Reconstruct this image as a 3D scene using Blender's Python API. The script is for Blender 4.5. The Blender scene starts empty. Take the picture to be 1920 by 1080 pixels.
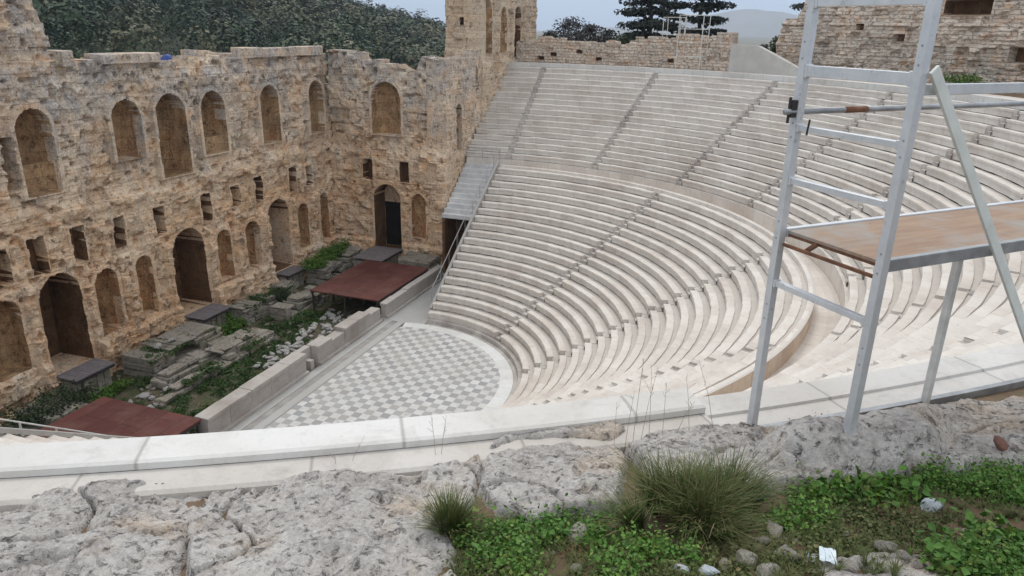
import bpy, math, random
import numpy as np
R = math.radians
rng = np.random.default_rng(7)
random.seed(7)
sc = bpy.context.scene
col = sc.collection

# ------------------------------------------------------------------ camera
F_PX, PITCH, ROLL, YAW = 1370.0, 19.59, 1.21, 19.32        # px at 1920 wide, degrees
CAM = np.array([-34.6, -21.2, 20.0])
cd = bpy.data.cameras.new('camera'); cam = bpy.data.objects.new('camera', cd); col.objects.link(cam)
cd.sensor_width = 36; cd.lens = F_PX / 1920 * 36; cd.clip_end = 30000; cd.clip_start = 0.05
sc.camera = cam

def _basis():
    nad = np.array([879 - 960, 4388 - 540.]); d = np.hypot(*nad); hor = F_PX * F_PX / d
    v = nad / d; u = np.array([v[1], -v[0]])
    t = ((1480 - 960) + v[0] * hor) / u[0]
    a = math.atan2(t, math.hypot(F_PX, hor)); p = math.atan2(hor, F_PX)
    fh = np.array([math.cos(a), math.sin(a), 0]); rt = np.array([math.sin(a), -math.cos(a), 0]); up = np.array([0, 0, 1.])
    return u, v, fh * math.cos(p) - up * math.sin(p), rt, up * math.cos(p) + fh * math.sin(p)
_u, _v, FWD, RT, UP = _basis()
def ray(x, y):
    p = np.array([x - 960, y - 540.]); s = p @ _u; t = p @ _v
    return FWD * F_PX + RT * s - UP * t
ex = ray(961, 540) - ray(960, 540); ey = -(ray(960, 541) - ray(960, 540))
from mathutils import Matrix
m = Matrix.Identity(4)
for i in range(3):
    m[i][0], m[i][1], m[i][2], m[i][3] = ex[i], ey[i], -FWD[i], CAM[i]
cam.matrix_world = m
def at(x, y, z=None, X=None, Y=None, d=None):               # a photo pixel to a point of the place
    r = ray(x, y)
    k = (z - CAM[2]) / r[2] if z is not None else (X - CAM[0]) / r[0] if X is not None else (Y - CAM[1]) / r[1] if Y is not None else d / math.hypot(r[0], r[1])
    return CAM + k * r

# ------------------------------------------------------------------ light
SUN_EL, SUN_AZ = 56.0, 22.0          # elevation; direction to the sun, degrees from +X towards +Y
w = bpy.data.worlds.new('World'); sc.world = w; w.use_nodes = True
nt = w.node_tree; sky = nt.nodes.new('ShaderNodeTexSky'); sky.sky_type = 'NISHITA'; sky.sun_disc = False
sky.sun_elevation = R(SUN_EL); sky.sun_rotation = R(90 - SUN_AZ)
sky.air_density = 1.0; sky.dust_density = 0.6; sky.ozone_density = 2.0; sky.altitude = 100
bg = nt.nodes['Background']; bg.inputs[1].default_value = 0.122
# thin bright overcast over the clear sky: pale blue low down, whiter and brighter overhead
def _wn(kind, **kw):
    x = nt.nodes.new('ShaderNode' + kind)
    for k_, v_ in kw.items(): setattr(x, k_, v_)
    return x
_tc = _wn('TexCoord'); _sp = _wn('SeparateXYZ'); nt.links.new(_tc.outputs['Generated'], _sp.inputs[0])
_cr = _wn('ValToRGB'); nt.links.new(_sp.outputs[2], _cr.inputs[0])
_e = _cr.color_ramp.elements; _e[0].position = 0.0; _e[0].color = (.32, .48, .72, 1); _e[1].position = .6; _e[1].color = (.80, .81, .81, 1)
_x = _e.new(.07); _x.color = (.40, .56, .80, 1); _x = _e.new(.25); _x.color = (.68, .76, .85, 1)
_no = _wn('TexNoise'); _no.inputs['Scale'].default_value = 3.0; _no.inputs['Detail'].default_value = 5; nt.links.new(_tc.outputs['Generated'], _no.inputs['Vector'])
_mr = _wn('MapRange'); nt.links.new(_no.outputs['Fac'], _mr.inputs[0]); _mr.inputs[1].default_value = .3; _mr.inputs[2].default_value = .7; _mr.inputs[3].default_value = 8.; _mr.inputs[4].default_value = 9.6
_sc = _wn('VectorMath', operation='SCALE'); nt.links.new(_cr.outputs[0], _sc.inputs[0]); nt.links.new(_mr.outputs[0], _sc.inputs['Scale'])
_mx = _wn('Mix', data_type='RGBA'); _mx.inputs[0].default_value = .85
nt.links.new(sky.outputs[0], _mx.inputs[6]); nt.links.new(_sc.outputs[0], _mx.inputs[7]); nt.links.new(_mx.outputs[2], bg.inputs[0])
sl = bpy.data.lights.new('sun', 'SUN'); sl.energy = 0.8; sl.angle = R(18); sl.color = (1, 0.95, 0.88)
so = bpy.data.objects.new('sun', sl); col.objects.link(so)
so.rotation_euler = (R(90 - SUN_EL), 0, R(SUN_AZ + 90)); so.location = (0, 0, 60)
sc.view_settings.view_transform = 'Standard'; sc.view_settings.look = 'None'; sc.view_settings.gamma = 1
sc.view_settings.exposure = 0.6
sc.cycles.max_bounces = 6; sc.cycles.diffuse_bounces = 4

# ------------------------------------------------------------------ helpers
def tag(o, label=None, cat=None, group=None, kind=None):
    for k, v in (('label', label), ('category', cat), ('group', group), ('kind', kind)):
        if v: o[k] = v
    return o
def empty(name, loc=(0, 0, 0), label=None, cat=None, group=None):
    o = bpy.data.objects.new(name, None); col.objects.link(o); o.location = [float(q) for q in loc]
    o.empty_display_size = 0.2
    return tag(o, label, cat, group)
def np_mesh(name, V, Fc, mat, parent=None, smooth=False, attr=None, uv=None):
    """V (n,3); Fc (m,4) or (m,3) or list of such arrays"""
    V = np.asarray(V, np.float32)
    if not isinstance(Fc, list): Fc = [Fc]
    Fc = [np.asarray(f, np.int32) for f in Fc if len(f)]
    me = bpy.data.meshes.new(name)
    me.vertices.add(len(V)); me.vertices.foreach_set('co', V.ravel())
    nl = sum(f.size for f in Fc); nf = sum(len(f) for f in Fc)
    me.loops.add(nl); me.polygons.add(nf)
    me.loops.foreach_set('vertex_index', np.concatenate([f.ravel() for f in Fc]))
    tot = np.concatenate([np.full(len(f), f.shape[1]) for f in Fc]); st = np.concatenate([[0], np.cumsum(tot)[:-1]])
    me.polygons.foreach_set('loop_start', st.astype(np.int32)); me.polygons.foreach_set('loop_total', tot.astype(np.int32))
    me.polygons.foreach_set('use_smooth', np.full(nf, smooth))
    me.update(calc_edges=True)
    if attr is not None:
        a = me.attributes.new('var', 'FLOAT', 'FACE'); a.data.foreach_set('value', np.asarray(attr, np.float32))
    if uv is not None:
        lay = me.uv_layers.new(name='UVMap'); lv = np.concatenate([f.ravel() for f in Fc])
        lay.data.foreach_set('uv', np.asarray(uv, np.float32)[lv].ravel())
    if mat: me.materials.append(mat)
    o = bpy.data.objects.new(name, me); col.objects.link(o)
    if parent:
        o.parent = parent
    return o
class MB:                                                   # collects simple shapes into one mesh
    def __init__(s): s.v = []; s.q = []; s.t = []
    def add(s, V, Q, T=()):
        n = len(s.v); s.v += [tuple(map(float, p)) for p in V]
        s.q += [tuple(i + n for i in f) for f in Q]; s.t += [tuple(i + n for i in f) for f in T]; return s
    def box(s, a, b, jit=0):
        a = np.array(a, float); b = np.array(b, float)
        V = [[(a, b)[i >> k & 1][k] + (random.uniform(-jit, jit) if jit else 0) for k in range(3)] for i in range(8)]
        return s.add(V, [(0, 2, 3, 1), (4, 5, 7, 6), (0, 1, 5, 4), (2, 6, 7, 3), (0, 4, 6, 2), (1, 3, 7, 5)])
    def obox(s, c, ux, uy, uz, h):                          # oriented box: half extents h along unit axes
        V = []
        for i in range(8):
            sg = [1 if i >> k & 1 else -1 for k in range(3)]
            V.append(np.array(c) + sg[0] * h[0] * np.array(ux) + sg[1] * h[1] * np.array(uy) + sg[2] * h[2] * np.array(uz))
        return s.add(V, [(0, 2, 3, 1), (4, 5, 7, 6), (0, 1, 5, 4), (2, 6, 7, 3), (0, 4, 6, 2), (1, 3, 7, 5)])
    def bar(s, a, b, wd, ht, up=(0, 0, 1)):                 # rectangular bar from a to b
        a = np.array(a, float); b = np.array(b, float); d = b - a; L = np.linalg.norm(d); d /= L
        x = np.cross(up, d); x /= np.linalg.norm(x); z = np.cross(d, x)
        return s.obox((a + b) / 2, d, x, z, (L / 2, wd / 2, ht / 2))
    def tube(s, pts, r, n=8):
        pts = [np.array(p, float) for p in pts]; V = []; Q = []
        rr = r if isinstance(r, (list, tuple)) else [r] * len(pts)
        for i, p in enumerate(pts):
            d = pts[min(i + 1, len(pts) - 1)] - pts[max(i - 1, 0)]; d /= np.linalg.norm(d)
            x = np.cross(d, (0.31, 0.27, 0.91) if abs(d[2]) < .95 else (1, 0, 0)); x /= np.linalg.norm(x); y = np.cross(d, x)
            V += [p + rr[i] * (math.cos(t) * x + math.sin(t) * y) for t in np.arange(n) * 2 * math.pi / n]
        for i in range(len(pts) - 1):
            for k in range(n): Q.append((i * n + k, i * n + (k + 1) % n, (i + 1) * n + (k + 1) % n, (i + 1) * n + k))
        k = len(V); V += [pts[0], pts[-1]]
        T = [(k, (j + 1) % n, j) for j in range(n)] + [(k + 1, k - n + j, k - n + (j + 1) % n) for j in range(n)]
        return s.add(V, Q, T)
    def build(s, name, mat, parent=None, bevel=0, smooth=False, origin=None):
        V = np.array(s.v)
        o = np_mesh(name, V - (np.array(origin) if origin is not None else 0), [np.array(f) for f in (s.q, s.t) if f], mat, parent, smooth)
        if origin is not None and not parent: o.location = [float(q) for q in origin]
        if bevel:
            b = o.modifiers.new('bevel', 'BEVEL'); b.width = bevel; b.segments = 2; b.limit_method = 'ANGLE'
        return o

def _hash(ix, iy, iz, seed):
    h = (ix.astype(np.int64) * 374761393 + iy.astype(np.int64) * 668265263 + iz.astype(np.int64) * 2147483647 + seed * 1274126177) & 0xffffffff
    h = ((h ^ (h >> 13)) * 1274126177) & 0xffffffff
    h = ((h ^ (h >> 16)) * 2246822519) & 0xffffffff
    return ((h ^ (h >> 15)) & 0xffffff) / float(0xffffff)
def vnoise(x, y, seed=0):
    x = np.asarray(x, float); y = np.asarray(y, float)
    ix = np.floor(x); iy = np.floor(y); fx = x - ix; fy = y - iy; z = np.zeros_like(ix)
    fx = fx * fx * (3 - 2 * fx); fy = fy * fy * (3 - 2 * fy)
    a = _hash(ix, iy, z, seed); b = _hash(ix + 1, iy, z, seed); c = _hash(ix, iy + 1, z, seed); d = _hash(ix + 1, iy + 1, z, seed)
    return (a * (1 - fx) + b * fx) * (1 - fy) + (c * (1 - fx) + d * fx) * fy
def fbm(x, y, seed=0, oct=4, gain=.5):
    s = 0; a = 1; t = 0
    for o in range(oct):
        s = s + a * (vnoise(np.asarray(x) * 2 ** o + 17.3 * o, np.asarray(y) * 2 ** o - 9.1 * o, seed + o) - .5); t += a; a *= gain
    return 2 * s / t                                        # about -1..1
def in_poly(x, y, P):
    c = np.zeros(np.shape(x), bool); n = len(P)
    for i in range(n):
        x1, y1 = P[i][:2]; x2, y2 = P[(i + 1) % n][:2]
        if y1 == y2: continue
        c ^= ((y1 > y) != (y2 > y)) & (x < (x2 - x1) * (y - y1) / (y2 - y1) + x1)
    return c
def poly_dist(x, y, P):
    d = np.full(np.shape(x), 1e9); n = len(P)
    for i in range(n):
        a = np.array(P[i][:2]); b = np.array(P[(i + 1) % n][:2]); e = b - a; L = e @ e
        t = np.clip(((x - a[0]) * e[0] + (y - a[1]) * e[1]) / L, 0, 1)
        d = np.minimum(d, np.hypot(x - a[0] - t * e[0], y - a[1] - t * e[1]))
    return d

# ------------------------------------------------------------------ materials
class NT:
    def __init__(s, name, rough=.85):
        s.m = bpy.data.materials.new(name); s.m.use_nodes = True; s.t = s.m.node_tree
        s.b = s.t.nodes['Principled BSDF']; s.b.inputs['Roughness'].default_value = rough
        s.b.inputs['Specular IOR Level'].default_value = .3
    def n(s, kind, **kw):
        x = s.t.nodes.new('ShaderNode' + kind)
        for k, v in kw.items():
            if k.startswith('_'): setattr(x, k[1:], v)
            else:
                i = x.inputs[int(k[1:])] if k[0] == 'i' and k[1:].isdigit() else x.inputs[k.replace('_', ' ')]
                if hasattr(v, 'is_linked') or hasattr(v, 'links'): s.t.links.new(v, i)
                else: i.default_value = v
        return x
    def coord(s, kind='Object', scale=(1, 1, 1)):
        c = s.n('TexCoord'); mp = s.n('Mapping', Vector=c.outputs[kind]); mp.inputs['Scale'].default_value = scale
        return mp.outputs[0]
    def noise(s, v, scale, det=4, rough=.55, dist=0.):
        return s.n('TexNoise', Vector=v, Scale=scale, Detail=det, Roughness=rough, Distortion=dist).outputs['Fac']
    def ramp(s, f, lo, hi):
        return s.n('MapRange', Value=f, From_Min=lo, From_Max=hi, _clamp=True).outputs[0]
    def mix(s, f, a, b, mode='MIX'):
        x = s.t.nodes.new('ShaderNodeMix'); x.data_type = 'RGBA'; x.blend_type = mode
        for i, v in ((0, f), (6, a), (7, b)):
            if hasattr(v, 'links'): s.t.links.new(v, x.inputs[i])
            elif i == 0: x.inputs[0].default_value = v
            else: x.inputs[i].default_value = (*v, 1)
        return x.outputs[2]
    def math(s, op, a, b=0.):
        return s.n('Math', _operation=op, i0=a, i1=b).outputs[0]
    def bump(s, h, strength=.4, dist=.05, normal=None):
        x = s.n('Bump', Height=h, Strength=strength, Distance=dist)
        if normal: s.t.links.new(normal, x.inputs['Normal'])
        s.t.links.new(x.outputs[0], s.b.inputs['Normal']); return x.outputs[0]
    def done(s, c):
        if hasattr(c, 'links'): s.t.links.new(c, s.b.inputs['Base Color'])
        else: s.b.inputs['Base Color'].default_value = (*c, 1)
        return s.m

def mat_plain(name, c, rough=.8, var=.15, scale=3., metal=0.):
    k = NT(name, rough); k.b.inputs['Metallic'].default_value = metal
    v = k.coord(); f = k.ramp(k.noise(v, scale, 5), .3, .7)
    d = tuple(q * (1 - var) for q in c); e = tuple(min(1, q * (1 + var)) for q in c)
    return k.done(k.mix(f, d, e))
def mat_wall(name, tan, pale, orange, grey, dark=(.10, .07, .05), greyamt=.5, top=(9., 17.5), course=.5, swap=False, speck=1.):
    k = NT(name, .92); v = k.coord()
    big = k.noise(v, .22, 5, .6); mid = k.noise(v, .9, 5, .65, .4); fine = k.noise(v, 3.2, 6, .7); vf = k.noise(v, 9., 4, .7)
    c = k.mix(k.ramp(big, .38, .62), tan, pale)
    c = k.mix(k.math('MULTIPLY', k.ramp(mid, .5, .68), .75), c, orange)
    streak = k.noise(k.coord(scale=(1.1, 1.1, .16)), 1.4, 5, .6)
    z = k.n('SeparateXYZ', Vector=k.coord()).outputs[2]
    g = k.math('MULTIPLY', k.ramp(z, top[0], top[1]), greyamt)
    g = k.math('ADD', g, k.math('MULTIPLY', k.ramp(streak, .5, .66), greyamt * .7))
    g = k.math('MULTIPLY', g, k.ramp(k.noise(v, .55, 5, .7), .36, .56))
    gd = k.mix(k.ramp(k.noise(v, 2.1, 6, .75), .42, .62), grey, tuple(q * .5 for q in grey)); c = k.mix(k.math('MINIMUM', g, .92), c, gd)
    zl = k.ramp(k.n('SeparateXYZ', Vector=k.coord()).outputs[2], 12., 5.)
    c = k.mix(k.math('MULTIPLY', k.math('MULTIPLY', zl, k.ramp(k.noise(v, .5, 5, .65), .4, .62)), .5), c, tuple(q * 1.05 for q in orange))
    if course:
        # stone courses: a colour of its own for each block, dark worn joints
        xy = k.n('SeparateXYZ', Vector=k.n('VectorMath', _operation='ADD', i0=v, i1=k.n('VectorMath', _operation='SCALE', i0=k.n('TexNoise', Vector=v, Scale=.8, Detail=3.).outputs['Color'], Scale=.16).outputs[0]).outputs[0])
        uv = k.n('CombineXYZ', X=k.math('ADD', xy.outputs[0], xy.outputs[1]), Y=xy.outputs[2])
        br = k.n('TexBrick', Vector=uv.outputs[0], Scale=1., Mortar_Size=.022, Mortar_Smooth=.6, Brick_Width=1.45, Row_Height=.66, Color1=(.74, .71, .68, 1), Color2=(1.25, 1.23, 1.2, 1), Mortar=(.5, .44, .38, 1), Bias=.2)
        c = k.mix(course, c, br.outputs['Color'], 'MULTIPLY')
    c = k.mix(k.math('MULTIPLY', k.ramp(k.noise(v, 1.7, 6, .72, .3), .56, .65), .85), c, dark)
    c = k.mix(k.math('MULTIPLY', k.ramp(fine, .56, .68), .8 * speck), c, dark)
    if speck < 1:
        dr = k.noise(k.coord(scale=(1.5, 1.5, .55)), 1.2, 6, .72, .5); c = k.mix(k.math('MULTIPLY', k.ramp(dr, .46, .66), .62), c, dark)
        c = k.mix(k.math('MULTIPLY', k.ramp(k.noise(k.coord(scale=(1.2, 1.2, .8)), 1.5, 6, .7, .4), .52, .66), .5), c, tuple(min(1, q * 1.25) for q in pale))
    c = k.mix(k.math('MULTIPLY', k.ramp(vf, .52, .66), .5 * speck), c, tuple(min(1, q * 1.5) for q in pale))
    k.bump(k.math('ADD', fine, k.math('MULTIPLY', vf, .5)), .9, .12)
    return k.done(c)
def mat_rubble(name, a, b, o, bw=.44, bh=.27):
    k = NT(name, .92); v = k.coord()
    vd = k.n('VectorMath', _operation='ADD', i0=v, i1=k.n('VectorMath', _operation='SCALE', i0=k.n('TexNoise', Vector=v, Scale=1.7, Detail=4.).outputs['Color'], Scale=.3).outputs[0]).outputs[0]
    q = k.n('SeparateXYZ', Vector=vd); uv = k.n('CombineXYZ', X=k.math('SUBTRACT', q.outputs[0], q.outputs[1]), Y=q.outputs[2]).outputs[0]
    br = k.n('TexBrick', Vector=uv, Scale=1., Mortar_Size=.03, Mortar_Smooth=.8, Brick_Width=bw, Row_Height=bh, Color1=(0, 0, 0, 1), Color2=(1, 1, 1, 1), Mortar=(.5, .5, .5, 1), _offset_frequency=2, _squash=.7, _squash_frequency=3)
    rnd = k.n('SeparateColor', Color=br.outputs['Color']).outputs[0]
    c = k.mix(rnd, a, b); c = k.mix(k.math('MULTIPLY', k.ramp(k.noise(v, 1.6, 3), .52, .66), .8), c, o)
    c = k.mix(k.math('MULTIPLY', k.ramp(k.noise(v, .5, 5), .45, .65), .5), c, (.40, .37, .33))
    c = k.mix(k.math('MULTIPLY', br.outputs['Fac'], .55), c, tuple(q_ * .35 for q_ in a))
    c = k.mix(k.math('MULTIPLY', k.ramp(k.noise(v, 3.4, 5, .7), .54, .7), .75), c, tuple(q_ * .28 for q_ in a))
    c = k.mix(k.math('MULTIPLY', k.ramp(k.noise(v, 6, 4, .7), .56, .7), .4), c, tuple(min(1, q_ * 1.35) for q_ in b))
    k.bump(k.math('ADD', k.math('SUBTRACT', 1., br.outputs['Fac']), k.noise(v, 6, 5)), .8, .1)
    return k.done(c)
def mat_marble(name, a, b, stain, blk=1.15, amount=.6, worn=0):
    """UV: u metres along the row, v row index: each block gets its own tone"""
    k = NT(name, .6); uv = k.n('TexCoord').outputs['UV']; s = k.n('SeparateXYZ', Vector=uv)
    u = k.math('DIVIDE', s.outputs[0], blk); cell = k.math('FLOOR', u)
    wn = k.n('TexWhiteNoise', Vector=k.n('CombineXYZ', X=cell, Y=k.math('FLOOR', s.outputs[1])).outputs[0], _noise_dimensions='3D')
    v = k.coord()
    c = k.mix(k.ramp(wn.outputs[0], .1, .95), a, b)
    st = k.math('MULTIPLY', k.ramp(k.noise(v, .35, 6, .65), .46, .66), amount)
    c = k.mix(st, c, stain)
    c = k.mix(k.math('MULTIPLY', k.ramp(k.noise(v, 2.3, 6, .7, .6), .52, .72), .55 * amount), c, tuple(q * .55 for q in stain))
    pf = k.math('FRACT', s.outputs[1])
    if worn: c = k.mix(k.ramp(pf, .5, .56), c, (.9, .9, .895), 'MULTIPLY')
    if worn: c = k.mix(k.math('MULTIPLY', k.ramp(pf, .72, .82), k.ramp(k.noise(v, .9, 5, .6), .05, .45)), c, tuple(q * worn for q in a))
    fr = k.math('FRACT', u); j = k.ramp(k.math('ABSOLUTE', k.math('SUBTRACT', fr, .5)), .488, .499)
    c = k.mix(k.math('MULTIPLY', j, .5), c, tuple(q * .3 for q in stain))
    c = k.mix(k.math('MULTIPLY', k.ramp(k.noise(k.coord(scale=(1, 1, 1)), 14, 4, .7), .55, .75), .3), c, tuple(q * .5 for q in b))
    k.bump(k.noise(v, 7, 6, .65), .35, .04)
    return k.done(c)
def mat_leaf(name, a, b, c3, rough=.6, trans=.0):
    k = NT(name, rough); at_ = k.n('Attribute', _attribute_name='var')
    f = at_.outputs['Fac']
    c = k.mix(k.ramp(f, 0, .5), a, b); c = k.mix(k.ramp(f, .6, 1), c, c3)
    c = k.mix(k.math('MULTIPLY', k.ramp(k.noise(k.coord(), .35, 3), .42, .62), .45), c, tuple(q * .55 for q in a))
    return k.done(c)
def mat_rock(name, a, b, dark, lichen, s=1.0):
    k = NT(name, .92); v = k.coord()
    big = k.noise(v, 1.1 * s, 5, .6, .5); mid = k.noise(v, 5 * s, 6, .68, .3); fine = k.noise(v, 26 * s, 5, .72); pit = k.noise(v, 14 * s, 3, .6, .6)
    c = k.mix(k.ramp(big, .36, .62), a, b)
    c = k.mix(k.math('MULTIPLY', k.ramp(k.noise(v, 1.3 * s, 5, .65), .52, .66), .65), c, lichen)
    c = k.mix(k.math('MULTIPLY', k.ramp(mid, .53, .68), .7), c, dark)
    c = k.mix(k.math('MULTIPLY', k.ramp(pit, .58, .68), .8), c, tuple(q * .45 for q in dark))
    c = k.mix(k.math('MULTIPLY', k.ramp(fine, .5, .7), .55), c, tuple(min(1, q * 1.35) for q in b))
    c = k.mix(k.math('MULTIPLY', k.ramp(fine, .46, .3), .5), c, dark)
    k.bump(k.math('ADD', k.math('MULTIPLY', mid, 1.4), k.math('SUBTRACT', fine, k.ramp(pit, .55, .7))), 1., .035)
    return k.done(c)

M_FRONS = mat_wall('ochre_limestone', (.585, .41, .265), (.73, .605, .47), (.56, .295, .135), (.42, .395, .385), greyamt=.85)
M_NICHE = mat_wall('shade_darkened_ochre_stone', (.31, .175, .085), (.46, .325, .19), (.31, .13, .05), (.21, .165, .13), dark=(.075, .038, .022), greyamt=.3, course=.7, speck=.9)  # less weathered ochre stone, with the niches' shade put into the colour
M_DOOR = mat_wall('shade_darkened_recess_stone', (.12, .066, .034), (.19, .115, .065), (.13, .055, .024), (.11, .08, .06), dark=(.05, .028, .016), greyamt=.1, course=.5, speck=.5)  # wall stone of doorways, sockets and passage, darkened to paint in their shade
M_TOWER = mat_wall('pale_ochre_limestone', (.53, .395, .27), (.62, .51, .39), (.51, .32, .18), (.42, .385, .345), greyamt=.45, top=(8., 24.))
M_RUB = mat_rubble('rubble_masonry', (.56, .445, .355), (.70, .61, .51), (.56, .35, .22))
M_RUBG = mat_rubble('grey_rubble_masonry', (.30, .27, .22), (.42, .38, .32), (.34, .25, .17))
M_SEAT = mat_marble('seat_marble', (.66, .61, .555), (.735, .69, .635), (.45, .365, .31), amount=.45, worn=.78)
M_RIM = mat_marble('rim_marble', (.60, .585, .56), (.67, .655, .63), (.47, .43, .385), 1.9, .6)
M_STAIR = mat_marble('stair_marble', (.46, .425, .39), (.57, .53, .49), (.27, .235, .215), .7, .8)
M_PARA = mat_marble('parapet_marble', (.66, .61, .57), (.76, .72, .68), (.45, .385, .345), 1.4, .75)
M_ROCK = mat_rock('limestone_bedrock', (.43, .40, .375), (.575, .545, .515), (.19, .168, .16), (.55, .41, .275))
M_STONE = mat_rock('loose_stone', (.62, .55, .47), (.74, .69, .62), (.50, .44, .38), (.62, .48, .35), .6)
M_RUIN = mat_rock('ruin_block_stone', (.22, .20, .165), (.32, .29, .25), (.09, .08, .065), (.22, .21, .12), .35)
M_CONC = mat_plain('grey_concrete', (.47, .45, .42), .9, .1, 1.2)
def mat_red():
    k = NT('red_stage_covering', .75); v = k.coord()
    br = k.n('TexBrick', Vector=v, Scale=1., Mortar_Size=.02, Brick_Width=2.2, Row_Height=1.2, Color1=(.075, .021, .018, 1), Color2=(.115, .036, .029, 1), Mortar=(.03, .012, .01, 1))
    c = k.mix(k.math('MULTIPLY', k.ramp(k.noise(v, .7, 6, .7), .45, .65), .5), br.outputs['Color'], (.15, .075, .06))
    c = k.mix(k.math('MULTIPLY', k.ramp(k.noise(v, 2.6, 5, .7), .56, .7), .5), c, (.04, .018, .016)); return k.done(c)
M_RED = mat_red()
M_DARKW = mat_plain('dark_timber', (.045, .04, .042), .8)
M_PLANK = mat_plain('grey_timber_deck', (.17, .15, .155), .8, .2, 4)
def mat_alu():
    k = NT('aluminium', .45); v = k.coord(); k.b.inputs['Metallic'].default_value = .5
    c = k.mix(k.ramp(k.noise(v, 5, 5, .7), .35, .65), (.57, .585, .60), (.67, .68, .69))
    c = k.mix(k.math('MULTIPLY', k.ramp(k.noise(v, 16, 5, .75), .6, .7), .6), c, (.30, .29, .28))
    c = k.mix(k.math('MULTIPLY', k.ramp(k.noise(v, 3, 4, .7), .6, .7), .4), c, (.75, .74, .70)); return k.done(c)
M_ALU = mat_alu()
M_STEEL = mat_plain('galvanised_steel', (.34, .35, .36), .5, .2, 8, .6)
M_RUST = mat_plain('rusty_steel', (.17, .08, .045), .8, .4, 9)
M_SCAFT = mat_plain('scaffold_steel', (.62, .61, .58), .6, .15, 6, .2)
M_METALROOF = mat_plain('pale_grey_stone', (.60, .60, .60), .7, .14, 1.1)

# ------------------------------------------------------------------ terrain (setting)
def mat_ground(name, cs, scale):
    k = NT(name, .95); v = k.coord()
    c = k.mix(k.ramp(k.noise(v, scale, 6, .65), .4, .6), cs[0], cs[1])
    c = k.mix(k.ramp(k.noise(v, scale * 3.1, 5, .7), .52, .66), c, cs[2])
    k.bump(k.noise(v, scale * 9, 5, .7), .6, .04); return k.done(c)
M_SOIL = mat_ground('dry_soil', ((.13, .085, .055), (.19, .135, .09), (.10, .10, .045)), 1.6)
M_FAR = mat_ground('scrub_ground', ((.10, .11, .06), (.17, .15, .10), (.30, .27, .23)), .06)
M_HYPO = mat_ground('weedy_ground', ((.085, .068, .045), (.045, .06, .022), (.15, .13, .10)), .9)
NEARZ = (35.95, 16.86)
def near_z(x, y):
    r = np.hypot(x, y)
    a = (r - NEARZ[0])
    n = fbm(np.asarray(x) * .5, np.asarray(y) * .5, 3, 3) * .10 + fbm(np.asarray(x) * 3, np.asarray(y) * 3, 5, 3) * .03
    k = np.clip(a / .5, 0, 1)
    return NEARZ[1] + np.clip(a, 0, 9) * .205 + n * k
def polar_sheet(name, r0, r1, nr, a0, a1, na, zf, mat, geo=1.0):
    t = np.linspace(0, 1, nr) ** geo; rr = r0 + (r1 - r0) * t; aa = np.radians(np.linspace(a0, a1, na))
    RR, AA = np.meshgrid(rr, aa, indexing='ij'); X = RR * np.cos(AA); Y = RR * np.sin(AA); Z = zf(X, Y)
    V = np.stack([X, Y, Z], -1).reshape(-1, 3)
    i, j = np.meshgrid(np.arange(nr - 1), np.arange(na - 1), indexing='ij'); b = (i * na + j).ravel()
    o = np_mesh(name, V, np.stack([b, b + na, b + na + 1, b + 1], 1), mat, smooth=True)
    return tag(o, kind='structure')
def slope_z(x, y):
    r = np.hypot(x, y)
    return np.where(r < 75, near_z(x, y) - .0, near_z(x, y) - (r - 75) * .16)
def mound(x, y):
    r = np.hypot(x, y); az = np.degrees(np.arctan2(y, x))
    near = near_z(x, y)
    far = 16.6 + fbm(x * .2, y * .2, 8, 3) * .25
    kn = np.clip((np.abs(((az + 145 + 180) % 360) - 180) - 22) / 15, 0, 1)
    z = near * (1 - kn) + far * kn
    z = np.minimum(z, 18.2)
    return z - np.clip(r - 60, 0, 200) * .13
polar_sheet('hillside_ground', 35.93, 190, 150, -187, 4, 420, mound, M_SOIL, 2.6)
g = MB(); g.add([(-9000, -9000, -6), (9000, -9000, -6), (9000, 9000, -6), (-9000, 9000, -6)], [(0, 1, 2, 3)])
tag(g.build('ground', M_FAR), kind='structure')
h = MB(); h.box((-24, 2.4, -1.4), (24, 19, -.55)); tag(h.build('sunken_stage_ground', M_HYPO), kind='structure')

# ------------------------------------------------------------------ seating
def sweep(prof, az, rowv, off=0., wob=.0, seed=0):
    """profile list of (r,z); az degrees array -> V,F,UV"""
    P = np.array(prof); A = np.radians(np.asarray(az)); n = len(P); mA = len(A)
    rr = P[:, 0][:, None] + np.zeros((1, mA)); zz = P[:, 1][:, None] + np.zeros((1, mA))
    if wob:
        nb = vnoise(np.arange(mA) * .7 + seed * 31.7, np.zeros(mA) + seed, 4) - .5
        zz = zz + nb * wob; rr = rr + (vnoise(np.arange(mA) * .9 + seed * 11.3, np.zeros(mA) + seed, 9) - .5) * wob * 1.2
    V = np.stack([rr * np.cos(A), rr * np.sin(A), zz], -1).reshape(-1, 3)
    UV = np.stack([(-A * P[0, 0])[None, :] + np.zeros((n, 1)) + off, np.linspace(rowv + .06, rowv + .94, n)[:, None] + np.zeros((1, mA))], -1).reshape(-1, 2)
    i, j = np.meshgrid(np.arange(n - 1), np.arange(mA - 1), indexing='ij'); b = (i * mA + j).ravel()
    F = np.stack([b, b + 1, b + mA + 1, b + mA], 1)
    return V, F, UV
def join(parts):
    V = []; F = []; U = []; n = 0
    for v, f, u in parts:
        V.append(v); F.append(f + n); U.append(u); n += len(v)
    return np.concatenate(V), np.concatenate(F), np.concatenate(U)
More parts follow.
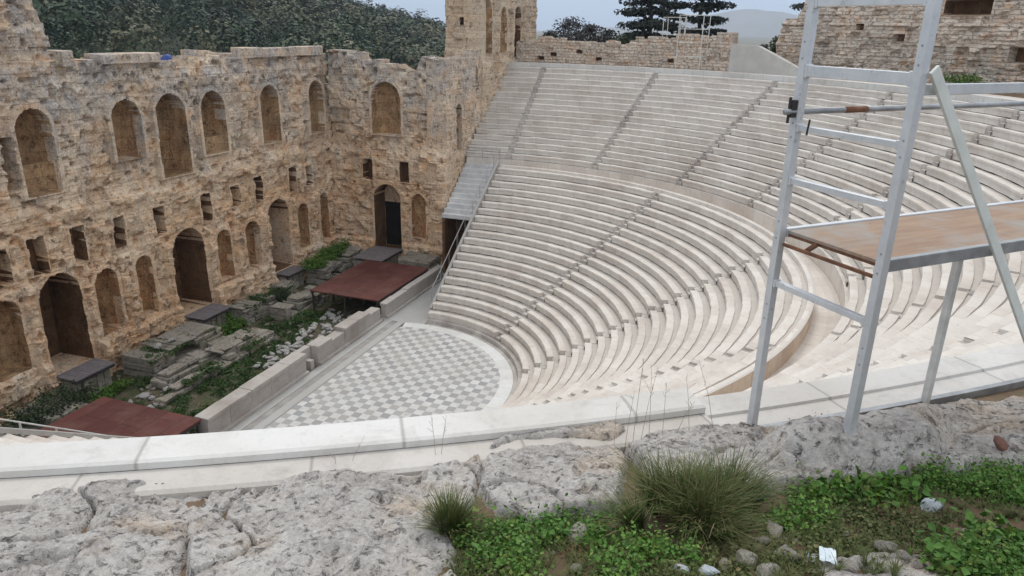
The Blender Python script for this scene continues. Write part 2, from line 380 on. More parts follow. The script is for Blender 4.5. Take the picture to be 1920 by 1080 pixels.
def caps(prof, az, rowv, zb):
    """flat ends of a row, down to zb"""
    out = []
    P = np.array(prof)
    for a in az:
        t = math.radians(a); V = []; n = len(P)
        for r, z in P: V.append((r * math.cos(t), r * math.sin(t), z))
        for r, z in P: V.append((r * math.cos(t), r * math.sin(t), zb))
        F = [(i, i + 1, n + i + 1, n + i) for i in range(n - 1)]
        out.append((np.array(V), np.array(F), np.tile([[a * 3.3, rowv + .5]], (2 * n, 1))))
    return out
def tier(root, n, r0, z0, dr, dz, stairs, half, edge_az, last_back):
    """n rows of seats and the flights of steps between their wedges"""
    for i in range(n):
        r, z = r0 + dr * i, z0 + dz * i
        prof = [(r + .055, z - dz - .02), (r + .055, z - .135), (r, z - .13), (r, z - .015), (r + .02, z), (r + dr * .54, z), (r + dr * .56, z - .06), (r + dr + .1, z - .065)]
        a_hi = edge_az(r); a_lo = -180 - edge_az(r)
        st = [s for s in stairs if a_lo + 1 < s < a_hi - .6]
        hw = math.degrees(half / r); hn = hw * .6
        cuts = [a_hi] + sum(([s + (hw if s > -85 else hn), s - (hw if s > -85 else hn)] for s in st), []) + [a_lo]
        segs = []
        for q in range(0, len(cuts), 2):
            a, b = cuts[q], cuts[q + 1]
            if a - b < .2: continue
            segs.append(sweep(prof, np.linspace(a, b, max(3, int((a - b) / .8) + 1)), i, i * 3.71, .034, i))
            segs += caps(prof, (a, b), i, z - dz - .1)
        V, F, U = join(segs); np_mesh('seat_row', V, F, M_SEAT, root, uv=U)
    for s in stairs:
        segs = []
        for i in range(n):
            r, z = r0 + dr * i, z0 + dz * i
            if s > edge_az(r) - .6: continue
            hw = math.degrees(half / r)
            for k in range(2):
                rr = r - dr * .06 + k * dr * .5; zz = z - dz * .5 + k * dz * .5 - .05 + (dz * .42 if s < -100 and k == 0 else 0)
                prof = [(rr + .01, zz - dz * .5), (rr, zz), (rr + dr * .52, zz)]
                segs.append(sweep(prof, np.linspace(s + hw, s - hw, 3), i * 2 + k, i * .37))
        if segs:
            V, F, U = join(segs); np_mesh('staircase', V, F, M_STAIR, root, uv=U)
LN, LR, LZ, LDR, LDZ = 20, 9.3, .72, .7175, .4265
low = empty('seating_tier', (0, 0, 0), 'lower tier of curved white marble seating around the checkered floor', 'seating')
tier(low, LN, LR, LZ, LDR, LDZ, [-36.2, -72.3, -108.3, -144.3], .3, lambda r: math.degrees(math.asin(.5 / r)), None)
LT = LR + LN * LDR; LZT = LZ + (LN - 1) * LDZ
# the wall that closes the lower tier towards the walkway
az = np.linspace(1.2, -181.2, 190)
V, F, U = sweep([(LT - .1, LZT - .05), (LT - .08, LZT + .16), (LT + .2, LZT + .17)], az, 40); np_mesh('backrest', V, F, M_SEAT, low, uv=U)
V, F, U = sweep([(LT + .2, LZT + .17), (LT + .22, LZT - .8)], az, 40)
M_TAN = mat_marble('tan_wall_stone', (.56, .42, .31), (.64, .52, .41), (.42, .33, .27), 1.3, .6)
np_mesh('back_wall', V, F, M_TAN, low, uv=U)
V, F, U = sweep([(LT + .15, LZT - .57), (25.05, LZT - .55)], az, 41); np_mesh('walkway', V, F, M_SEAT, low, uv=U)
# first rows' kerb and the orchestra gutter
V, F, U = sweep([(8.76, .02), (8.76, .0), (9.0, .0), (9.03, .27), (9.4, .28)], np.linspace(3, -183, 200), 42); np_mesh('kerb', V, F, M_STAIR, low, uv=U)
UN, UR, UZ, UDR, UDZ = 17, 25.15, 9.72, .597, .4215
upp = empty('seating_tier', (0, 0, 0), 'upper tier of marble seating rising to the rubble wall at the rim', 'seating')
STU = [.7, -17.6, -36.4, -53.6, -71.4, -89.3, -107, -125, -143, -161, -179]
tier(upp, UN, UR, UZ, UDR, UDZ, STU, .27, lambda r: math.degrees(math.asin(min(.99, 4.2 / r))), None)
az = np.linspace(9.4, -189.4, 220)
V, F, U = sweep([(25.06, LZT - .6), (25.04, UZ - .5), (25.3, UZ - .46)], az, 50); np_mesh('podium', V, F, M_SEAT, upp, uv=U)
UT = UR + UN * UDR
V, F, U = sweep([(UT, 16.45), (UT - .02, 16.88), (UT + .3, 16.885), (UT + .31, 16.86), (36.05, 16.86), (36.06, 16.3)], np.linspace(6.6, -187, 240), 52); np_mesh('top_step', V, F, M_RIM, upp, uv=U)
# walkway behind the top step on the far side
V, F, U = sweep([(36.03, 16.79), (37.6, 16.8)], np.linspace(6.4, -118, 120), 53); np_mesh('rim_walkway', V, F, M_PARA, upp, uv=U)

# coping along the rim in front of the camera: white nosing, then a lower beige slab
rim = empty('rim_coping', (-29.8, -18.9, 16.9), 'long white marble rim ledge with a raised lip crossing in front of the rocks', 'ledge')
aa = np.linspace(-144.0, -167, 70)
def rel(V, root): return V - np.array(root.location)
V, F, U = sweep([(35.28, 16.86), (35.27, 16.98), (35.30, 17.01), (35.60, 17.0), (35.63, 16.985), (35.635, 16.935)], aa, 60)
Vc, Fc, Uc = join([(V, F, U)] + caps([(35.27, 17.0), (35.45, 17.0), (35.635, 16.99)], (-144.0,), 60, 16.8)); np_mesh('lip', rel(Vc, rim), Fc, M_RIM, rim, uv=Uc)
M_SLAB = mat_marble('beige_slab', (.54, .51, .475), (.61, .585, .55), (.41, .37, .325), 1.6, .8)
V, F, U = sweep([(35.634, 16.93), (35.9, 16.93), (35.93, 16.91), (35.95, 16.6)], aa, 61)
Vc, Fc, Uc = join([(V, F, U)] + caps([(35.634, 16.93), (35.93, 16.92)], (-144.0,), 61, 16.7)); np_mesh('slab', rel(Vc, rim), Fc, M_SLAB, rim, uv=Uc)

# ------------------------------------------------------------------ orchestra
def mat_checker():
    k = NT('checkered_marble', .5); v = k.coord(); mp = k.n('Mapping', Vector=v); mp.inputs['Rotation'].default_value = (0, 0, R(0))
    s = k.n('SeparateXYZ', Vector=mp.outputs[0]); T = .5
    a = k.math('FLOOR', k.math('DIVIDE', s.outputs[0], T)); b = k.math('FLOOR', k.math('DIVIDE', s.outputs[1], T))
    ch = k.math('ABSOLUTE', k.math('MODULO', k.math('ADD', a, b), 2.))
    wn = k.n('TexWhiteNoise', Vector=k.n('CombineXYZ', X=a, Y=b).outputs[0])
    lt = k.mix(wn.outputs[0], (.52, .515, .50), (.59, .585, .57)); dk = k.mix(wn.outputs[0], (.265, .275, .28), (.355, .36, .36))
    c = k.mix(ch, lt, dk)
    c = k.mix(k.math('MULTIPLY', k.ramp(k.noise(v, .5, 6, .7), .42, .65), .4), c, (.38, .345, .31))
    c = k.mix(k.math('MULTIPLY', k.ramp(k.noise(v, 2.2, 6, .75, .8), .54, .66), .45), c, (.30, .28, .26))
    return k.done(c)
M_CHECK = mat_checker()
M_BORD = mat_marble('border_marble', (.60, .60, .585), (.68, .68, .665), (.47, .45, .42), 1.2, .4)
def orchestra():
    root = empty('orchestra_floor', (0, 0, 0)); tag(root, kind='structure')
    y1 = 2.35
    def region(r, ytop, z, name, mat, border=None):
        a1 = math.degrees(math.asin(ytop / r)); az = np.radians(np.linspace(a1, -180 - a1, 140))
        V = [(0, 0, z)] + [(r * math.cos(t), r * math.sin(t), z) for t in az]; n = len(V)
        F = [(0, i + 1, i) for i in range(1, n - 1)] + [(0, 1, n - 1)]
        np_mesh(name, np.array(V), np.array(F), mat, root)
    region(7.95, 1.9, .0, 'checkered_paving', M_CHECK)
    V, F, U = sweep([(7.95, .004), (8.75, .004)], np.linspace(13, -193, 160), 3); np_mesh('border', V, F, M_BORD, root, uv=U)
    m_ = MB(); m_.box((-12, 2.0, -.3), (8.5, 2.5, .006)); m_.box((-20, 3.0, -.3), (20, 3.6, -.02)); o = m_.build('stage_border', M_BORD, root)
    m_ = MB(); m_.box((-12, 2.505, -.3), (8.5, 2.995, -.05)); m_.box((-12, 1.905, -.3), (7.6, 1.995, -.01)); m_.build('gutter', mat_plain('worn_grey_stone', (.30, .285, .27), .85, .2, 1.5), root)
    m_ = MB(); m_.box((8.52, .55, -.3), (24, 4.4, -.012)); m_.box((-24, .55, -.3), (-12.02, 4.4, -.012)); m_.build('side_passage_paving', M_BORD, root)
orchestra()

# ------------------------------------------------------------------ walls of the ruin
def opening(u, z, o):
    """inside mask of one opening; o: u0,u1,z0,z1,arch"""
    u0, u1, z0, z1, arch = o['u0'], o['u1'], o['z0'], o['z1'], o.get('arch', True)
    n = o.get('rag', .022)
    un = u + fbm(z * 1.7, u * .6, 31, 3) * n; zn = z + fbm(u * 1.7, z * .6, 37, 3) * n
    hw = (u1 - u0) / 2; c = (u0 + u1) / 2
    rect = (np.abs(un - c) < hw) & (zn > z0) & (zn < (z1 - hw if arch else z1))
    if arch: rect |= ((un - c) ** 2 + (zn - (z1 - hw)) ** 2 < hw * hw) & (zn > z0)
    return rect
def wall(root, u0, u1, z0, topf, P, openings, mat, step=.09, thick=2.9, rough=.10, block=(1.05, .5, .05), seed=1, nmat=None, steps=(), part='masonry', pits=.5):
    """relief wall; P(u,z,d) -> points, d metres into the wall"""
    nu = int((u1 - u0) / step) + 1; us = np.linspace(u0, u1, nu)
    ztop = max(topf(us).max(), z0 + 1); nz = int((ztop - z0) / step) + 1; zs = np.linspace(z0, ztop, nz)
    Ug, Zg = np.meshgrid(us, zs, indexing='ij')
    # relief
    d = -fbm(Ug * .45, Zg * .45, seed, 4) * rough * 1.3
    uu = Ug + fbm(Ug * .8, Zg * .8, seed + 5, 2) * .14; zz = Zg + fbm(Ug * .8, Zg * .8, seed + 6, 2) * .09
    row = np.floor(zz / block[1]); bx = np.floor((uu + (row % 2) * .5 * block[0] + _hash(row, row * 0, row * 0, seed) * .4) / block[0])
    hb = _hash(bx, row, row * 0, seed + 3)
    d += (hb - .5) * 2 * block[2] + np.where(hb > .93, block[2] * 2.5, 0)
    fz = (zz / block[1]) % 1; fx = ((uu + (row % 2) * .5 * block[0] + _hash(row, row * 0, row * 0, seed) * .4) / block[0]) % 1
    d += np.where((fz < .15) | (fx < .075), .055, 0) * np.clip(vnoise(Ug * 1.3, Zg * 1.3, seed + 8) * 2, 0, 1)
    d -= fbm(Ug * 2.6, Zg * 2.6, seed + 11, 3) * rough * .55
    pit = vnoise(Ug * 2.1, Zg * 2.6, seed + 21); d += np.clip((pit - .78) / .1, 0, 1) * .32 * pits
    hol = fbm(Ug * .7, Zg * .9, seed + 23, 4, .55); d += np.clip((hol - .22) / .12, 0, 1) * .22 * pits
    for s in steps: d += s(Ug, Zg)
    for k, o in enumerate(openings):                        # dressed jambs and arch stones round each opening
        if o['name'] != 'slit':
            e_ = .30 if o.get('arch', True) else .18; fr_ = opening(Ug, Zg, dict(o, u0=o['u0'] - e_, u1=o['u1'] + e_, z0=o['z0'] - .1, z1=o['z1'] + e_, rag=.01)); d = np.where(fr_, np.clip(d, -.16, .16) * .3 - .03, d)
    lab = np.full(Ug.shape, -1); 
    for k, o in enumerate(openings):
        ins = opening(Ug, Zg, o); hw = (o['u1'] - o['u0']) / 2; c = (o['u0'] + o['u1']) / 2
        t = np.clip((Ug - c) / hw, -1, 1)
        dep = o['depth'] * (np.sqrt(np.clip(1 - t * t * .96, 0, 1)) * .8 + .2 if o.get('curved') else 1) + fbm(Ug * 1.3, Zg * 1.3, seed + 41, 3) * .08
        if o.get('curved'):
            tz = np.clip((Zg - (o['z1'] - hw)) / hw, 0, 1); dep = dep * np.sqrt(np.clip(1 - tz * tz * .85, 0, 1))
        if o.get('sill'): dep = np.where(Zg < o['z0'] + o['sill'], dep * .45, dep)
        d = np.where(ins, np.maximum(dep, .1), d)
    Uc = (Ug[:-1, :-1] + Ug[1:, 1:]) / 2; Zc = (Zg[:-1, :-1] + Zg[1:, 1:]) / 2
    T = topf(Uc) + fbm(Uc * 1.1, Zc * .2, seed + 51, 3) * .16; cb = np.floor((Uc + .3) / 1.15); T = T + np.round((_hash(cb, cb * 0, cb * 0, seed + 91) - .6) * 3) * .14 * pits
    keep = Zc < T
    for k, o in enumerate(openings):
        ins = opening(Uc, Zc, o)
        if o.get('through'): keep &= ~ins
        lab[:-1, :-1] = np.where(ins, k, lab[:-1, :-1])
    lab = lab[:-1, :-1]
    W = P(Ug, Zg, d).reshape(-1, 3) - np.array(root.location)
    Bk = P(Ug, Zg, np.full_like(d, thick) + fbm(Ug, Zg, seed + 61, 2) * .05).reshape(-1, 3) - np.array(root.location)
    i, j = np.meshgrid(np.arange(nu - 1), np.arange(nz - 1), indexing='ij'); b = i * nz + j
    Q = np.stack([b, b + nz, b + nz + 1, b + 1], -1)
    def emit(name, mask, m_, parent, sides):
        if not mask.any(): return None
        f = Q[mask]; F = [f]; VV = W
        if sides:
            N = len(W); VV = np.concatenate([W, Bk])
            # runs of each column close the back; boundary edges close the sides
            kk = keep
            pad = np.pad(kk, 1)
            S = []
            L = kk & ~pad[:-2, 1:-1]; S.append(np.stack([b[L], b[L] + 1, b[L] + 1 + N, b[L] + N], 1))
            Rr = kk & ~pad[2:, 1:-1]; S.append(np.stack([b[Rr] + nz + 1, b[Rr] + nz, b[Rr] + nz + N, b[Rr] + nz + 1 + N], 1))
            Tp = kk & ~pad[1:-1, 2:]; S.append(np.stack([b[Tp] + 1, b[Tp] + nz + 1, b[Tp] + nz + 1 + N, b[Tp] + 1 + N], 1))
            Bo = kk & ~pad[1:-1, :-2]; S.append(np.stack([b[Bo] + nz, b[Bo], b[Bo] + N, b[Bo] + nz + N], 1))
            S.append(Q[kk][:, ::-1] + N)
            F += S
        A = np.concatenate(F); un, inv = np.unique(A, return_inverse=True)
        return np_mesh(name, VV[un], inv.reshape(A.shape), m_, parent, smooth=False)
    emit(part, keep & (lab < 0), mat, root, True)
    for k, o in enumerate(openings):
        if o.get('through'): continue
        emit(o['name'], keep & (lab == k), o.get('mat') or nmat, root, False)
def topline(pts):
    xs = np.array([p[0] for p in pts], float); zs = np.array([p[1] for p in pts], float)
    return lambda u: np.interp(u, xs, zs)
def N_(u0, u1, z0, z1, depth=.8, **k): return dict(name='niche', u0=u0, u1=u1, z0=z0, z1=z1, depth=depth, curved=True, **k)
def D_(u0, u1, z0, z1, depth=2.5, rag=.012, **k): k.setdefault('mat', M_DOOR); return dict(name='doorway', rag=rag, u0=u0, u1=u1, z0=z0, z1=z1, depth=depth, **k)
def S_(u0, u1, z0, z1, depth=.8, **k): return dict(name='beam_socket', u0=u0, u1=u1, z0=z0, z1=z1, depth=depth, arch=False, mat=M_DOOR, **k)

FY = 15.5
frons = empty('stage_wall', (3, FY, 0), 'tall ruined ochre stage wall with two storeys of arched niches and broken top', 'ruin wall')
ops = [N_(-7.35, -5.35, 11.0, 15.5, 1.8, sill=1.6), N_(-1.35, .75, 12.0, 15.5, 1.5, rag=.05), N_(2.0, 4.45, 10.4, 15.6, 2.3), N_(5.95, 8.2, 11.3, 15.5, 1.9, sill=1.1),
       N_(12.15, 14.3, 11.2, 15.5, 1.7), N_(18.4, 20.4, 11.2, 15.5, 1.7),
       D_(-8.05, -5.45, .8, 6.55), D_(1.7, 4.6, .9, 6.75), D_(11.75, 14.25, 1.0, 6.75),
       N_(-4.4, -2.85, 2.0, 5.9, 1.2), N_(-1.35, -.1, 2.0, 5.9, .8), N_(5.95, 7.3, 2.1, 5.8, .9), N_(9.0, 10.5, 2.0, 5.7, 1.2), N_(15.65, 17.0, 2.0, 5.7, 1.0), N_(18.9, 20.0, 1.8, 6.0, .8),
       N_(-11.2, -9.2, 1.9, 6.1, 1.3)]
for a in (-5.4, -2.5, .65, 4.85, 7.95, 10.6, 14.85, 17.15, -10.0, -8.0):
    wdt = random.uniform(.75, 1.0); ops.append(S_(a, a + wdt, 6.9 + random.uniform(-.15, .3), 8.85 + random.uniform(-.2, .1), rag=.10))
ops.append(dict(name='slit', u0=-8.15, u1=-7.6, z0=11.4, z1=14.2, depth=1, arch=False, through=True, rag=.1))
def frons_steps(u, z):
    s = np.zeros_like(u)
    # upper storey set back a little above the worn cornice
    s += np.clip((z - 9.6) / .5, 0, 1) * .28
    s -= np.exp(-((z - 9.9 - fbm(u * .5, u * 0, 71, 3) * .4) / .35) ** 2) * .22 * (.4 + vnoise(u * .9, u * 0, 72))
    # piers between the lower niches
    for c, wd in ((-4.95, .35), (-2.05, .45), (1.25, .35), (5.2, .4), (8.15, .45), (11.25, .35), (14.9, .35), (17.9, .5), (-8.6, .35)):
        s -= np.clip((wd - np.abs(u - c)) / .12, 0, 1) * np.clip((6.3 + fbm(u * .7, u * 0, 73, 2) * .8 - z) / .3, 0, 1) * .32
    s -= np.clip((1.9 - z) / .15, 0, 1) * .35           # base ledge
    s += np.clip((z - 16.6) / .4, 0, 1) * .12
    return s
ftop = topline([(-15.5, 26.5), (-10, 27), (-6.4, 26), (-5.4, 24), (-4.75, 22.2), (-4.5, 20.5), (-4.2, 19.2), (-4.15, 18.35), (-3.2, 18.3), (-3.15, 17.85), (-1.3, 17.8), (-1.28, 17.95), (2.9, 17.95), (2.95, 17.5),
                (5.0, 17.6), (5.6, 17.9), (9.4, 17.9), (9.5, 17.65), (11.1, 17.65), (11.15, 17.75), (26, 17.7)])
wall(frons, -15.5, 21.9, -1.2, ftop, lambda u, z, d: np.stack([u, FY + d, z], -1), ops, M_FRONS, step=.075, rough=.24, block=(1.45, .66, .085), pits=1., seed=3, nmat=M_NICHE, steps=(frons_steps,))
# big loose coping blocks lying along the broken top
def block_part(root, a, b, mat, jit=.03, name='coping_block'):
    mm = MB(); L = np.array(root.location); mm.box(np.array(a) - L, np.array(b) - L, jit); return mm.build(name, mat, root, bevel=.05)
for x0, x1, zt in ((-1.3, 3.0, 18.1), (11.2, 12.9, 18.25), (12.95, 15.0, 18.2), (15.05, 16.9, 18.22), (18.1, 20.9, 18.25), (-3.9, -3.2, 18.35)):
    block_part(frons, (x0, FY + .05, 17.55), (x1, FY + 1.5, zt), M_FRONS)

RX = 21.0
ret = empty('stage_side_wall', (RX, 10, 0), 'ruined stage end wall facing the camera with a dark arched doorway beside the red platform', 'ruin wall')
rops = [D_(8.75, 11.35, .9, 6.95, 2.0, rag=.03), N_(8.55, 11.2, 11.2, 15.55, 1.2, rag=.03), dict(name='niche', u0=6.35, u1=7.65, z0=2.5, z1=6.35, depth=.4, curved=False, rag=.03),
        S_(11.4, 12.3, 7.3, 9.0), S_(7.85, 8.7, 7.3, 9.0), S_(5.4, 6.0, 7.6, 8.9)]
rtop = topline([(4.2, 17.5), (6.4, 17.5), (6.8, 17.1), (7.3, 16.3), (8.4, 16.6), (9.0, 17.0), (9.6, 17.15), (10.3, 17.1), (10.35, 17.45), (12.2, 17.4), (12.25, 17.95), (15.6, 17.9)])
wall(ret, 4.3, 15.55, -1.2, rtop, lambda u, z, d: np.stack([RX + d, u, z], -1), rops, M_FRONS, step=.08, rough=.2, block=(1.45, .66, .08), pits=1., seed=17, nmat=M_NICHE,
     steps=(lambda u, z: -np.clip((1.9 - z) / .15, 0, 1) * .3 - np.clip((6.9 - u) / .2, 0, 1) * .2 + np.clip((z - 9.7) / .4, 0, 1) * .2,), thick=1.8)
# near-black sheet painted for the shade deep in the doorway
mm = MB(); mm.box((1.75, -1.05, 1.0), (1.9, 1.25, 5.0)); mm.build('doorway_dark_sheet', mat_plain('doorway_shade_black', (.010, .0085, .008), .9), ret)

WY = 4.25
wing = empty('side_wing_wall', (25, WY, 0), 'stepped wing wall of worn ochre masonry beside the far end of the seats', 'ruin wall')
def wing_P(u, z, d): return np.stack([u, WY + d, z], -1)
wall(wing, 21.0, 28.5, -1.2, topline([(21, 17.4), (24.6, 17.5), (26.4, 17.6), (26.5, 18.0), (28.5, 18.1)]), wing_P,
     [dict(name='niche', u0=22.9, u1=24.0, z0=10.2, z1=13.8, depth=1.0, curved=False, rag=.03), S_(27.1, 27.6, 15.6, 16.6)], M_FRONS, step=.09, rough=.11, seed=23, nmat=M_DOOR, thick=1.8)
tow = empty('wing_tower', (36, WY, 0), 'highest surviving tower block of pale ochre stone with narrow arched openings', 'ruin tower')
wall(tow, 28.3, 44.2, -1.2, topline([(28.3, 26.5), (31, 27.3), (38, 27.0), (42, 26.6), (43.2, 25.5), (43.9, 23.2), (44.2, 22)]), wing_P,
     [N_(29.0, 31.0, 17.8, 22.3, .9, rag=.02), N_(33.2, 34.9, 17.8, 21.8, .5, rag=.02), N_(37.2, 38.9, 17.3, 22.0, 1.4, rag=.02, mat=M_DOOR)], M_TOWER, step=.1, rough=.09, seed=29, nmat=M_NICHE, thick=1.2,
     steps=(lambda u, z: -np.clip((.3 - np.abs(u - 32.1)) / .15, 0, 1) * .35 - np.clip((.3 - np.abs(u - 36.1)) / .15, 0, 1) * .35 - np.clip((.3 - np.abs(u - 39.9)) / .15, 0, 1) * .3 - np.clip((17.2 - z) / .2, 0, 1) * .25,))
TB = 7.65
wall(tow, WY, TB, -1.2, topline([(WY, 26.5), (TB, 27)]), lambda u, z, d: np.stack([28.3 + d, u, z], -1),
     [S_(5.9, 6.25, 20.2, 20.8, .6)], M_TOWER, step=.1, rough=.09, seed=33, nmat=M_NICHE, thick=1.2, part='end_masonry',
     steps=(lambda u, z: -np.clip((18.2 - z) / .2, 0, 1) * .25,))
for a in ((WY, TB),):
    mm = MB(); mm.box((44.0 - 36, 1.25, -1.2), (44.15 - 36, TB - WY, 21.6)); mm.box((29.6 - 36, TB - WY - 1.2, -1.2), (44.0 - 36, TB - WY, 26)); mm.build('rear_masonry', M_TOWER, tow)

# passage beside the seats: stepped pale roof over a dark opening
pas = empty('side_passage', (20, 2.4, 0), 'roofed side passage with pale stepped roof between wing wall and lower seats', 'passage')
mm = MB(); nst = 11
for i in range(nst):
    x0 = 19.7 + i * .48; mm.box((x0 - 20, .62 - 2.4, 4.9 + i * .34), (24.95 - 20, 4.2 - 2.4, 5.25 + i * .345))
mm.build('stepped_roof', M_METALROOF, pas, bevel=.02)
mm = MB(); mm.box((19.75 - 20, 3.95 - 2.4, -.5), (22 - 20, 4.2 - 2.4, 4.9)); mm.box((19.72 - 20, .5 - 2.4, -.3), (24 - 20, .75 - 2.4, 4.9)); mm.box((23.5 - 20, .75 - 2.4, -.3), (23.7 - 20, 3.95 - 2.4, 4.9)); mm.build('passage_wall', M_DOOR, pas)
# sloping white edge of the lower tier with its handrail
edge = empty('sloping_edge_coping', (16, .52, 4), 'sloping white marble edge closing the end of the lower seats', 'coping')
for sx in (1, -1):
    if sx < 0: edge = empty('sloping_edge_coping', (-16, .5, 4), 'sloping white marble edge at the near end of the lower seats', 'coping')
    mm = MB(); mm.bar((sx * (10.0 - 16), .1, .75 - 4), (sx * (23.4 - 16), .1, 9.3 - 4), .2, .16); mm.build('coping_stone', M_RIM, edge)
    mm = MB(); mm.add([(sx * (9.9 - 16), .0, -4.3), (sx * (23.6 - 16), .0, -4.3), (sx * (23.6 - 16), .0, 5.2), (sx * (9.9 - 16), .0, -3.4),
                       (sx * (9.9 - 16), .15, -4.3), (sx * (23.6 - 16), .15, -4.3), (sx * (23.6 - 16), .15, 5.2), (sx * (9.9 - 16), .15, -3.4)], [(0, 1, 2, 3), (4, 7, 6, 5), (0, 3, 7, 4), (3, 2, 6, 7)]); mm.build('retaining_wall', M_PARA, edge)
hr = empty('handrail', (16, .72, 4), 'thin steel handrail running down beside the lower seats', 'handrail')
mm = MB(); mm.tube([(-5.6, 0, -1.9), (6.6, 0, 5.9)], .028); mm.build('top_rail', M_STEEL, hr)
for t in np.linspace(0, 1, 9):
    x = -5.6 + 12.2 * t; z = -1.9 + 7.8 * t; mm = MB(); mm.tube([(x, 0, z - 1.0), (x, 0, z)], .022, 6); mm.build('post', M_STEEL, hr)
hr2 = empty('guard_railing', (24.6, 2.4, 9.2), 'thin grey guard railing around the top of the stepped passage roof', 'railing')
mm = MB(); mm.tube([(-.3, -1.6, .95), (-.3, 1.5, .95)], .025); mm.tube([(-.3, -1.6, .5), (-.3, 1.5, .5)], .018); mm.tube([(-.3, -1.6, .95), (-4.9, -1.7, -2.4)], .025); mm.build('rail', M_STEEL, hr2)
for p in ((-.3, -1.6, 0), (-.3, 0, 0), (-.3, 1.5, 0), (-2.5, -1.65, -1.6), (-4.9, -1.7, -3.3)):
    mm = MB(); mm.tube([p, (p[0], p[1], p[2] + .95)], .028, 6); mm.build('post', M_STEEL, hr2)

# ------------------------------------------------------------------ walls at the far rim
bw = empty('rim_wall', (36, -7, 17), 'low pale rubble wall along the far rim above the top seats', 'stone wall')
def arc_P(r): 
    return lambda u, z, d: np.stack([(r + d) * np.cos(u / r), (r + d) * np.sin(u / r), z], -1)
RW = 37.6
wall(bw, RW * R(-26.3), RW * R(6.3), 16.3, topline([(RW * R(-26.3), 20.0), (RW * R(-24), 20.0), (RW * R(-23.9), 19.75), (RW * R(-21.5), 19.7), (RW * R(-13.6), 19.35), (RW * R(-12), 19.3), (RW * R(-11.9), 18.95), (RW * R(-4), 18.85), (RW * R(-1.2), 18.85), (RW * R(-1.1), 19.15), (RW * R(3.2), 19.2), (RW * R(3.3), 18.8), (RW * R(6.3), 18.8)]),
     arc_P(RW), [S_(RW * R(a), RW * R(a) + .6, 17.0 + q, 17.3 + q, .4) for a, q in ((2, .1), (0, .5), (-4, .8), (-7, .2), (-18, .3))], M_RUB, step=.09, rough=.07, block=(.8, .38, .05), seed=43, thick=1.0, part='rubble')
for a0, a1, zt in ((-15.8, -13.8, 19.55), (-20.9, -18, 19.8), (1, 3, 19.3)):
    mm = MB(); A0, A1 = R(a0), R(a1)
    V = []
    for z in (19.0, zt):
        for r_ in (RW + .05, RW + .9):
            for a in (A0, A1): V.append((r_ * math.cos(a) - 36, r_ * math.sin(a) + 7, z - 17 + random.uniform(-.03, .03)))
    mm.add(V, [(0, 1, 3, 2), (4, 6, 7, 5), (0, 4, 5, 1), (2, 3, 7, 6), (0, 2, 6, 4), (1, 5, 7, 3)]); mm.build('coping_block', M_RUB, bw, bevel=.04)
cw = empty('ramp_wall', (32.5, -19.5, 17), 'smooth grey concrete wall sloping down at the end of the rubble rim wall', 'concrete wall')
aa = np.radians(np.linspace(-26.4, -43, 40)); tz = np.interp(np.degrees(aa), [-43, -40, -36.2, -30.2, -26.4], [17.0, 17.05, 17.45, 19.0, 19.05])
V = []; 
for r_ in (37.45, 38.0):
    for zsel in (0, 1):
        V.append(np.stack([r_ * np.cos(aa) - 32.5, r_ * np.sin(aa) + 19.5, (tz if zsel else np.full_like(tz, 16.4)) - 17], -1))
n = len(aa); V = np.concatenate(V); k = np.arange(n - 1)
Fq = [np.stack([k + a, k + 1 + a, k + 1 + b, k + b], 1) for a, b in ((0, n), (n, 3 * n), (3 * n, 2 * n))]
np_mesh('concrete', V, np.concatenate(Fq + [np.array([[0, n, 3 * n, 2 * n], [n - 1, 3 * n - 1, 4 * n - 1, 2 * n - 1]])]), M_CONC, cw)

# great ruin wall behind the right-hand seats
A_, B_ = np.array([36.0, -20.3]), np.array([18.5, -41.]); e_ = (B_ - A_) / np.linalg.norm(B_ - A_); nrm = np.array([-e_[1], e_[0]])
if nrm @ (np.array([0, 0]) - A_) > 0: nrm = -nrm               # away from the seats
rw = empty('ruin_wall', (A_[0], A_[1], 16.5), 'massive rough rubble ruin wall behind the scaffold and upper seats', 'ruin wall')
LW = np.linalg.norm(B_ - A_) + 22
rwP = lambda u, z, d: np.stack([A_[0] + e_[0] * u + nrm[0] * d, A_[1] + e_[1] * u + nrm[1] * d, z], -1)
wall(rw, 0, LW, 15.9, topline([(0, 19.5), (.4, 21.1), (1.6, 21.3), (2.2, 22.6), (3.5, 23.2), (5, 25.3), (12, 26.3), (28, 27), (60, 26)]), rwP,
     [S_(14.2, 17.4, 21.5, 22.4, 1.0), S_(19.2, 20.8, 18.5, 19.4, .8), S_(10.8, 11.6, 19.6, 20.1, .5), S_(7.5, 8.1, 20.4, 20.8, .4), S_(3.0, 3.5, 20.3, 20.7, .4)], M_RUB, step=.12, rough=.22, block=(.85, .42, .09), seed=53, nmat=M_DOOR, thick=2.5, part='rubble',
     steps=(lambda u, z: np.clip((z - 20) / 6, 0, 1) * .8 - np.clip((17.2 - z) / .6, 0, 1) * .35 + np.where((z > 20.7) & (z < 20.9), -.22, 0) * (vnoise(u * .5, u * 0, 5) > .4),))

